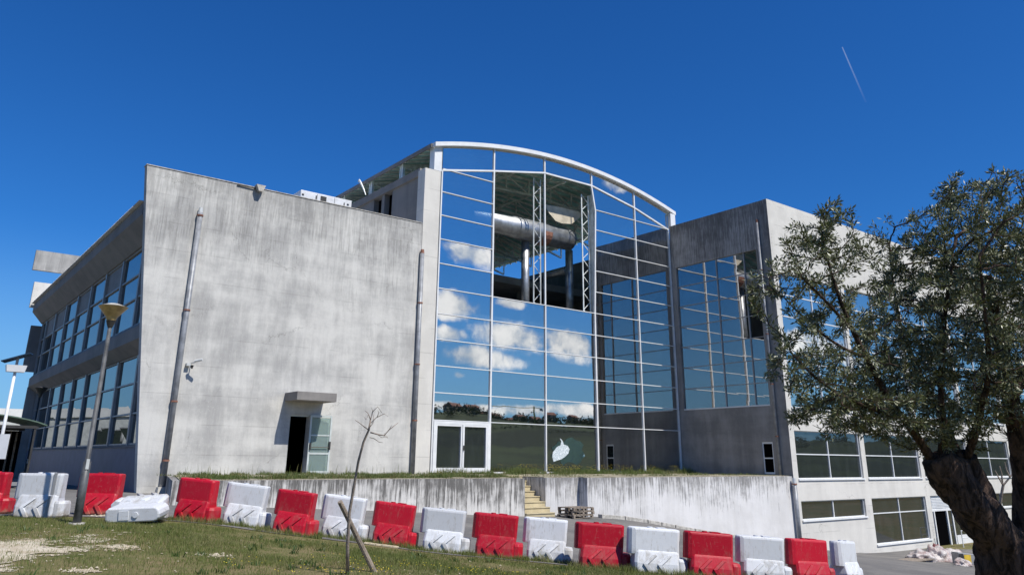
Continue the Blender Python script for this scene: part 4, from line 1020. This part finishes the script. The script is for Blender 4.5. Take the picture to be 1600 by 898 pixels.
limbs = [
 ([A(1470, 720, -.1), A(1474, 670, -.1), A(1470, 610, -.15), A(1473, 550, -.2), A(1478, 480, -.3), A(1490, 400, -.3)], [.06, .05, .04, .034, .026, .014]),
 ([A(1452, 712, -.1), A(1425, 670, -.2), A(1390, 625, -.35), A(1360, 570, -.45), A(1325, 500, -.5), A(1300, 430, -.5), A(1285, 370, -.5)], [.06, .05, .042, .034, .026, .018, .010]),
 ([A(1410, 650, -.25), A(1370, 640, -.5), A(1320, 620, -.7), A(1275, 590, -.8), A(1235, 550, -.8)], [.036, .028, .022, .016, .009]),
 ([A(1500, 715, .05), A(1470, 650, .3), A(1440, 590, .6), A(1410, 520, .8), A(1395, 440, .9), A(1390, 380, .9)], [.055, .045, .036, .028, .018, .01]),
 ([A(1512, 715, .05), A(1530, 650, -.2), A(1545, 580, -.5), A(1540, 500, -.7), A(1530, 400, -.8)], [.055, .042, .034, .024, .012]),
 ([A(1590, 690, .25), A(1640, 620, .2), A(1680, 540, .1), A(1700, 440, 0)], [.07, .05, .035, .015]),
 ([A(1580, 630, .2), A(1610, 560, .7), A(1620, 480, 1.), A(1600, 400, 1.1)], [.06, .042, .03, .012]),
 ([A(1360, 560, -.45), A(1320, 545, -.3), A(1270, 510, -.2), A(1225, 465, -.2)], [.026, .02, .014, .007]),
 ([A(1340, 525, -.5), A(1290, 470, -.75), A(1240, 420, -.9)], [.022, .016, .008]),
]
nodes = []; par = []; rad_min = []
for pts_, rd in limbs:
    rough_tube(tk, pts_, [q*.74 for q in rd], 9, .16)
    P = [np.array(p) for p in pts_]; last = -1
    for i in range(len(P)-1):
        for k in range(5):
            nodes.append(P[i]+(P[i+1]-P[i])*k/5); par.append(last); last = len(nodes)-1
    nodes.append(P[-1]); par.append(last)
nlimb = len(nodes)
fwd = np.array([sin(YAW), cos(YAW), 0]); rgt = np.array([cos(YAW), -sin(YAW), 0]); upv = np.array([0, 0, 1.])
EL = [ # px centre, depth off, radii right/depth/up metres, count
 (1285, 400, -.4, .45, .6, .40, 120), (1225, 445, -.6, .36, .5, .32, 85), (1300, 350, -.4, .30, .3, .22, 50), (1330, 500, -.4, .55, .7, .5, 110), (1260, 570, -.7, .42, .5, .35, 70),
 (1340, 625, -.5, .60, .7, .38, 190), (1430, 430, .6, .50, .7, .45, 190), (1400, 365, .6, .32, .4, .22, 34), (1470, 500, 0, .75, 1.1, .7, 480), (1430, 610, 0, .65, 1., .48, 380), (1550, 355, -.2, .68, .9, .52, 430),
 (1500, 300, .2, .26, .4, .22, 60), (1555, 290, 0, .3, .4, .2, 50), (1600, 450, .4, .8, 1.1, .75, 650), (1560, 600, .1, .8, 1.1, .5, 560), (1690, 380, 0, .8, 1., .7, 260), (1730, 560, 0, .8, 1., .7, 240), (1185, 470, -.7, .18, .25, .12, 22), (1475, 680, 0, .5, .7, .16, 60), (1400, 672, -.2, .6, .8, .14, 80), (1290, 640, -.6, .35, .5, .28, 60)]
att = []
for (u, v, dd, a_, b_, c_, n) in EL:
    c0 = A(u, v, dd)
    for _ in range(int(n*1.15)):
        q = nr.normal(size=3); q /= np.linalg.norm(q); rr_ = nr.uniform()**(1/2.6)
        att.append(c0+rgt*q[0]*a_*rr_+fwd*q[1]*b_*rr_+upv*q[2]*c_*rr_)
att = np.array(att); alive = np.ones(len(att), bool); Nd = np.array(nodes)
step, kill, infl = .075, .10, 1.6
for it in range(60):
    idx = np.where(alive)[0]
    if len(idx) < 10: break
    pa = att[idx]; best = np.full(len(idx), 1e9); bi = np.zeros(len(idx), int)
    for s0 in range(0, len(Nd), 2000):
        dd_ = np.linalg.norm(pa[:, None, :]-Nd[None, s0:s0+2000, :], axis=2); m_ = dd_.argmin(1); dv = dd_[np.arange(len(idx)), m_]
        up_ = dv < best; best[up_] = dv[up_]; bi[up_] = m_[up_]+s0
    alive[idx[best < kill]] = False
    new = {}; 
    for q, b, bd in zip(pa, bi, best):
        if kill <= bd < infl: new.setdefault(b, []).append((q-Nd[b])/bd)
    add = []
    for b, ds in new.items():
        dv = np.mean(ds, 0)+nr.normal(size=3)*.22; dv /= np.linalg.norm(dv)+1e-6; dv[2] += .08
        p_ = Nd[b]+dv*step; add.append(p_); par.append(b)
    if not add: break
    Nd = np.vstack([Nd, add])
nn = len(Nd); par = np.array(par[:nn]); kids = np.zeros(nn, int); rad = np.full(nn, 0.)
for i in range(nn-1, -1, -1):
    if kids[i] == 0: rad[i] = .0034**2.3
    if i >= nlimb and par[i] >= 0: rad[par[i]] += rad[i]*1.0; kids[par[i]] += 1
rad = np.minimum(rad**(1/2.3), .03)
twg = MB()
for i in range(nlimb, nn):
    twg.tube([tuple(Nd[par[i]]), tuple(Nd[i])], [min(rad[par[i]], rad[i]*1.4), rad[i]], 4, cap=False)
# leaves
LV = []; cnt = 0
def unit(v): return v/(np.linalg.norm(v)+1e-9)
thin = [i for i in range(nlimb, nn) if rad[i] < .0085]
leafv = []
for i in thin:
    d_ = unit(Nd[i]-Nd[par[i]]); k = 33 if kids[i] == 0 else 24
    dens_ = mn.noise(Vector(Nd[i]*2.2))+.22
    k = int(k*(1.05+.9*dens_)) if dens_ > -.10 else 4
    for _ in range(k):
        o_ = nr.normal(size=3); o_ = unit(o_-d_*o_.dot(d_)); ax = unit(d_*nr.uniform(.2, 1.0)+o_*nr.uniform(.5, 1.)+np.array([0, 0, .15]))
        s_ = nr.normal(size=3); s_ = unit(s_-ax*s_.dot(ax)); L_ = nr.uniform(.030, .058); w_ = L_*nr.uniform(.11, .17)
        b0 = Nd[i]-d_*nr.uniform(0, step)+o_*abs(nr.normal(0, .022))
        leafv.append((b0, b0+ax*L_*.5+s_*w_, b0+ax*L_, b0+ax*L_*.5-s_*w_))
lv = np.array(leafv).reshape(-1, 3)
cr_ = MB(); cr_.v = lv.tolist(); cr_.f = [(4*i, 4*i+1, 4*i+2, 4*i+3) for i in range(len(leafv))]
print('olive nodes', nn, 'leaves', len(leafv))
tk_o = obj('trunk', tk, M['bark'], OT, smooth=True)
obj('branches', twg, M['bark'], OT)
obj('crown', cr_, M['olive'], OT)

# bare shrub behind the olive trunk
sbp = at(1566, 835, 17.); sz = g1(sbp[0], sbp[1])
t = thing('bare_shrub', 'small leafless shrub seen between the two olive trunks', 'shrub', (sbp[0], sbp[1], sz))
mb = MB(); mb.tube([(sbp[0], sbp[1], sz-.1), tuple(at(1561, 800, 17)), tuple(at(1566, 765, 17)), tuple(at(1568, 755, 17))], [.05, .035, .03, .028], 6)
for pp in ([(1568, 757), (1578, 745), (1585, 735), (1590, 720)], [(1567, 757), (1560, 745), (1555, 735)], [(1578, 745), (1572, 733), (1570, 722)], [(1567, 760), (1565, 740), (1562, 728)]):
    mb.tube([tuple(at(u, v, 17.)) for u, v in pp], [.022*(1-.6*i/(len(pp)-1)) for i in range(len(pp))], 5)
obj('branches', mb, M['twig'], t)

# ------------------------------------------------------------------ grass, weeds, flowers
def blades(name, pts, hmin, hmax, wmin, wmax, m, seed, lean=.6, zoff=0., **kw):
    r = np.random.RandomState(seed); n = len(pts); a = r.uniform(0, 2*pi, n); h = r.uniform(hmin, hmax, n)*pts[:, 3]; w = r.uniform(wmin, wmax, n)
    dx, dy = np.cos(a), np.sin(a); la = r.uniform(0, 2*pi, n); le = r.uniform(0, lean, n)*h
    b = pts[:, :3]; v = np.zeros((n, 5, 3))
    v[:, 0] = b+np.stack([dx*w/2, dy*w/2, -0.01+0*w], 1); v[:, 1] = b-np.stack([dx*w/2, dy*w/2, .01+0*w], 1)
    mid = b+np.stack([np.cos(la)*le*.35, np.sin(la)*le*.35, h*.6], 1)
    v[:, 2] = mid-np.stack([dx*w*.35, dy*w*.35, 0*w], 1); v[:, 3] = mid+np.stack([dx*w*.35, dy*w*.35, 0*w], 1)
    v[:, 4] = b+np.stack([np.cos(la)*le, np.sin(la)*le, h], 1)
    me = bpy.data.meshes.new(name); V = v.reshape(-1, 3); me.vertices.add(len(V)); me.vertices.foreach_set('co', V.ravel())
    q = np.arange(n)*5; loops = np.stack([q, q+1, q+2, q+3, q+3, q+2, q+4], 1).ravel(); me.loops.add(len(loops)); me.loops.foreach_set('vertex_index', loops)
    ls = np.stack([np.arange(n)*7, np.arange(n)*7+4], 1).ravel(); me.polygons.add(2*n); me.polygons.foreach_set('loop_start', ls); me.update(calc_edges=True); me.validate()
    me.materials.append(m); o = bpy.data.objects.new(name, me); col.objects.link(o); return tag(o, kind='stuff', **kw)
r = np.random.RandomState(1)
N = 430000
sct = r.uniform(-15.5, 13., N); dep_ = 5.5+12.7*np.sqrt(r.uniform(0, 1, N))    # spread over the slope before the barriers
x = dep_*sin(YAW)+sct*cos(YAW); y = dep_*cos(YAW)-sct*sin(YAW)
keep = rowside(x, y) < -.02+.25*(r.uniform(size=N)**3)
x, y = x[keep], y[keep]
pn = np.array([mn.noise((a*.55, b*.55, 0.))+.55*mn.noise((a*1.9, b*1.9, 3.)) for a, b in zip(x, y)])
k = r.uniform(size=len(x)) < np.clip(.78+1.0*pn, .15, 1)
for (px, py, pr) in PATCH:
    dd_ = np.sqrt((x-px)**2+(y-py)**2)/pr
    k &= r.uniform(size=len(x)) < np.clip(.18+dd_*.62, .18, 1)
x, y, pn = x[k], y[k], pn[k]
pts = np.stack([x, y, G(x, y), np.clip(1+.8*pn, .5, 1.9)], 1)
blades('grass', pts, .018, .065, .004, .009, M['blade'], 2, label='short patchy grass on the slope before the barriers', cat='grass')
print('blades', len(pts))
# taller grass at the feet of the barriers
P = []
for (bx, by) in BARR[3:]:
    n = 900; a = r.uniform(-.75, .75, n); b = -.30-np.abs(r.normal(0, .13, n)); x = bx+a*cos(-YAW)-b*sin(-YAW); y = by+a*sin(-YAW)+b*cos(-YAW)
    P.append(np.stack([x, y, G(x, y), .6+.9*(np.array([mn.noise((q*3, w*3, 1.)) for q, w in zip(x, y)])+.3).clip(0, 1)], 1))
blades('tall_grass', np.vstack(P), .05, .17, .005, .010, M['blade'], 5, lean=.8, label='taller grass tufts along the feet of the barriers', cat='grass')
r2 = np.random.RandomState(77); q = []
for _ in range(330):
    de, s_ = r2.uniform(8.5, 17.5), r2.uniform(-10, 9); x0_ = de*sin(YAW)+s_*cos(YAW); y0_ = de*cos(YAW)-s_*sin(YAW)
    if rowside(x0_, y0_) > -.25 or mn.noise((x0_*.5, y0_*.5, 9.)) < -.1: continue
    for k_ in range(16): 
        a_, b_ = r2.normal(0, .05, 2); q.append((x0_+a_, y0_+b_, g1(x0_, y0_), r2.uniform(.5, 1.4)))
blades('broad_weeds', np.array(q), .04, .10, .012, .026, M['weedgreen'], 12, lean=1.3, label='low broad-leaved weeds dotted over the grass slope', cat='weeds')
sm = MB()
for _ in range(520):
    P0 = PATCH[r2.randint(len(PATCH))] if r2.uniform() < .6 else None
    if P0: x0_, y0_ = P0[0]+r2.normal()*P0[2]*.7, P0[1]+r2.normal()*P0[2]*.7
    else:
        de, s_ = r2.uniform(10, 17.5), r2.uniform(-10, 9); x0_ = de*sin(YAW)+s_*cos(YAW); y0_ = de*cos(YAW)-s_*sin(YAW)
    z_ = g1(x0_, y0_)+.012; e = r2.uniform(.008, .03); o8 = [np.array([x0_, y0_, z_])+e*np.array(d_)*r2.uniform(.7, 1.3) for d_ in ((1, 0, 0), (0, 1, 0), (-1, 0, 0), (0, -1, 0), (0, 0, .7), (0, 0, -.7))]
    sm.add(o8, [(0, 1, 4), (1, 2, 4), (2, 3, 4), (3, 0, 4), (1, 0, 5), (2, 1, 5), (3, 2, 5), (0, 3, 5)])
tag(obj('stones', sm, M['dirt']), 'small pale stones scattered on the dirt and grass', 'stones', kind='stuff')
# weeds on the terrace
P = []
def strip(x0, x1, y0, y1, n, hs, clump=1.2, thr=-.1):
    x = r.uniform(x0, x1, n); y = r.uniform(y0, y1, n)
    c_ = np.array([mn.noise((a*clump, b*clump, 7.)) for a, b in zip(x, y)]); k = c_ > thr; x, y, c_ = x[k], y[k], c_[k]
    P.append(np.stack([x, y, np.full(len(x), TZ), hs*(.5+1.3*np.clip(c_-thr, 0, 1))], 1))
strip(8.2, 21.9, 27.4, 28.6, 16000, 1.5); strip(10., 21.8, 34.4, 35.15, 4500, 1.8, 1.5, .0); strip(22., 41.4, 33.6, 35.1, 15000, 2.9, .9, -.05)
strip(24., 41.5, 28.0, 33.5, 9000, 1.2, .8, .1); strip(9., 22., 28.6, 34.4, 12000, 1.2, .8, .0)
blades('terrace_weeds', np.vstack(P), .03, .13, .010, .022, M['weed'], 6, lean=.7, label='weeds and grass growing on the paved terrace', cat='weeds')
# thin dry stalks by the wall
P = []
for _ in range(260):
    x_ = r.choice([r.uniform(10, 21), r.uniform(23, 41)]); P.append((x_, r.uniform(34.2, 35.1), TZ, r.uniform(.5, 1.4)))
blades('dry_stalks', np.array(P), .3, .5, .012, .02, M['weed'], 8, lean=.25, label='thin dry weed stalks standing along the wall foot', cat='weeds')
fm = MB()
def petal(x, y, z, s):
    a = r.uniform(0, pi); fm.add([(x+s*cos(a), y+s*sin(a), z), (x-s*sin(a), y+s*cos(a), z+s*.5), (x-s*cos(a), y-s*sin(a), z), (x+s*sin(a), y-s*cos(a), z+s*.5)], [(0, 1, 2, 3)])
for _ in range(900):
    x_ = r.uniform(26, 41); y_ = r.uniform(33.8, 35.)
    if mn.noise((x_*1.1, y_, 4.)) > .08: petal(x_, y_, TZ+r.uniform(.2, .5), .028)
for _ in range(1500):
    de, s_ = r.uniform(10.5, 15.5), r.uniform(-4.5, 7.5); x_ = de*sin(YAW)+s_*cos(YAW); y_ = de*cos(YAW)-s_*sin(YAW)
    if mn.noise((x_*.8, y_*.8, 4.)) > .0 and rowside(x_, y_) < -.4: petal(x_, y_, g1(x_, y_)+r.uniform(.04, .09), .015)
tag(obj('yellow_flowers', fm, M['flower']), 'tiny yellow flowers scattered in the grass and weeds', 'flowers', kind='stuff')

# ------------------------------------------------------------------ what the glass mirrors: ridge with houses, hedges, crane
rh = random.Random(31)
for i in range(52):
    x = 40+i*13+rh.uniform(-8, 8); y = -442+rh.uniform(-30, 30); z = g1(x, y)-.5
    w_, d_, h_ = rh.uniform(7, 12), rh.uniform(6, 9), rh.uniform(3.5, 6.5)
    t = thing('hillside_house', 'pale house with a red tiled roof on the ridge behind the viewer', 'house', (x, y, z), 0, 'houses along the distant ridge')
    obj('wall', MB().box(x-w_/2, y-d_/2, z, x+w_/2, y+d_/2, z+h_), M['housewall'], t)
    obj('roof', MB().prism([(y-d_/2-.5, z+h_+.01), (y+d_/2+.5, z+h_+.01), (y, z+h_+2.4)], x-w_/2-.4, x+w_/2+.4, 0), M['roofred'], t)
hb = MB(); nr2 = np.random.RandomState(4)
def clump(mb, x, y, z, s, n):
    for _ in range(n):
        c = nr2.normal(size=3)*np.array([s, s, s*.55]); q = nr2.normal(size=3); q /= np.linalg.norm(q); w_ = np.cross(q, nr2.normal(size=3)); w_ /= np.linalg.norm(w_); e = s*.22
        p = np.array([x, y, z+s*.7])+c; mb.add([p+q*e, p+w_*e, p-q*e, p-w_*e], [(0, 1, 2, 3)])
for i in range(230):
    x = nr2.uniform(-100, 760); y = nr2.choice([-425, -405, -390])+nr2.normal()*6; clump(hb, x, y, g1(x, y)-.5, nr2.uniform(1.8, 3.6), 110)
for i in range(120):
    x = 60+i*4.2; y = -300+18*sin(i*.11)+nr2.normal()*.8; clump(hb, x, y, g1(x, y)-.3, nr2.uniform(.7, 1.3), 60)
tag(obj('far_hedges', hb, M['hedge']), 'dark hedges and scrub across the fields behind the viewer', 'hedge', kind='stuff')
x, y = 411., -425.; z = g1(x, y)
t = thing('tower_crane', 'tall tower crane standing on the distant ridge behind the viewer', 'crane', (x, y, z))
obj('mast', MB().box(x-.35, y-.35, z, x+.35, y+.35, z+14), M['yellow'], t)
obj('jib', MB().box(x-44, y-.2, z+12.4, x+9, y+.2, z+12.9), M['yellow'], t)
obj('counterweight', MB().box(x+6.5, y-.6, z+11, x+9, y+.6, z+12.35), M['frame'], t)

# contrail high above the right wing
a = ray(1316, 74); b = ray(1353, 160); a = a/np.linalg.norm(a)*4000; b = b/np.linalg.norm(b)*3960
Lc = float(np.linalg.norm(b-a)); mb = MB().tube([(Lc*i/10, 0, 0) for i in range(11)], [2.4+1.8*i/10 for i in range(11)], 8)
o = obj('contrail', mb, M['contrail'], smooth=True); o.location = tuple(a); o.rotation_euler = Vector(tuple(b-a)).to_track_quat('X', 'Z').to_euler()
tag(o, 'short thin white contrail in the clear sky above the right wing', 'contrail')

for o in bpy.data.objects:
    if '_o' in o: del o['_o']
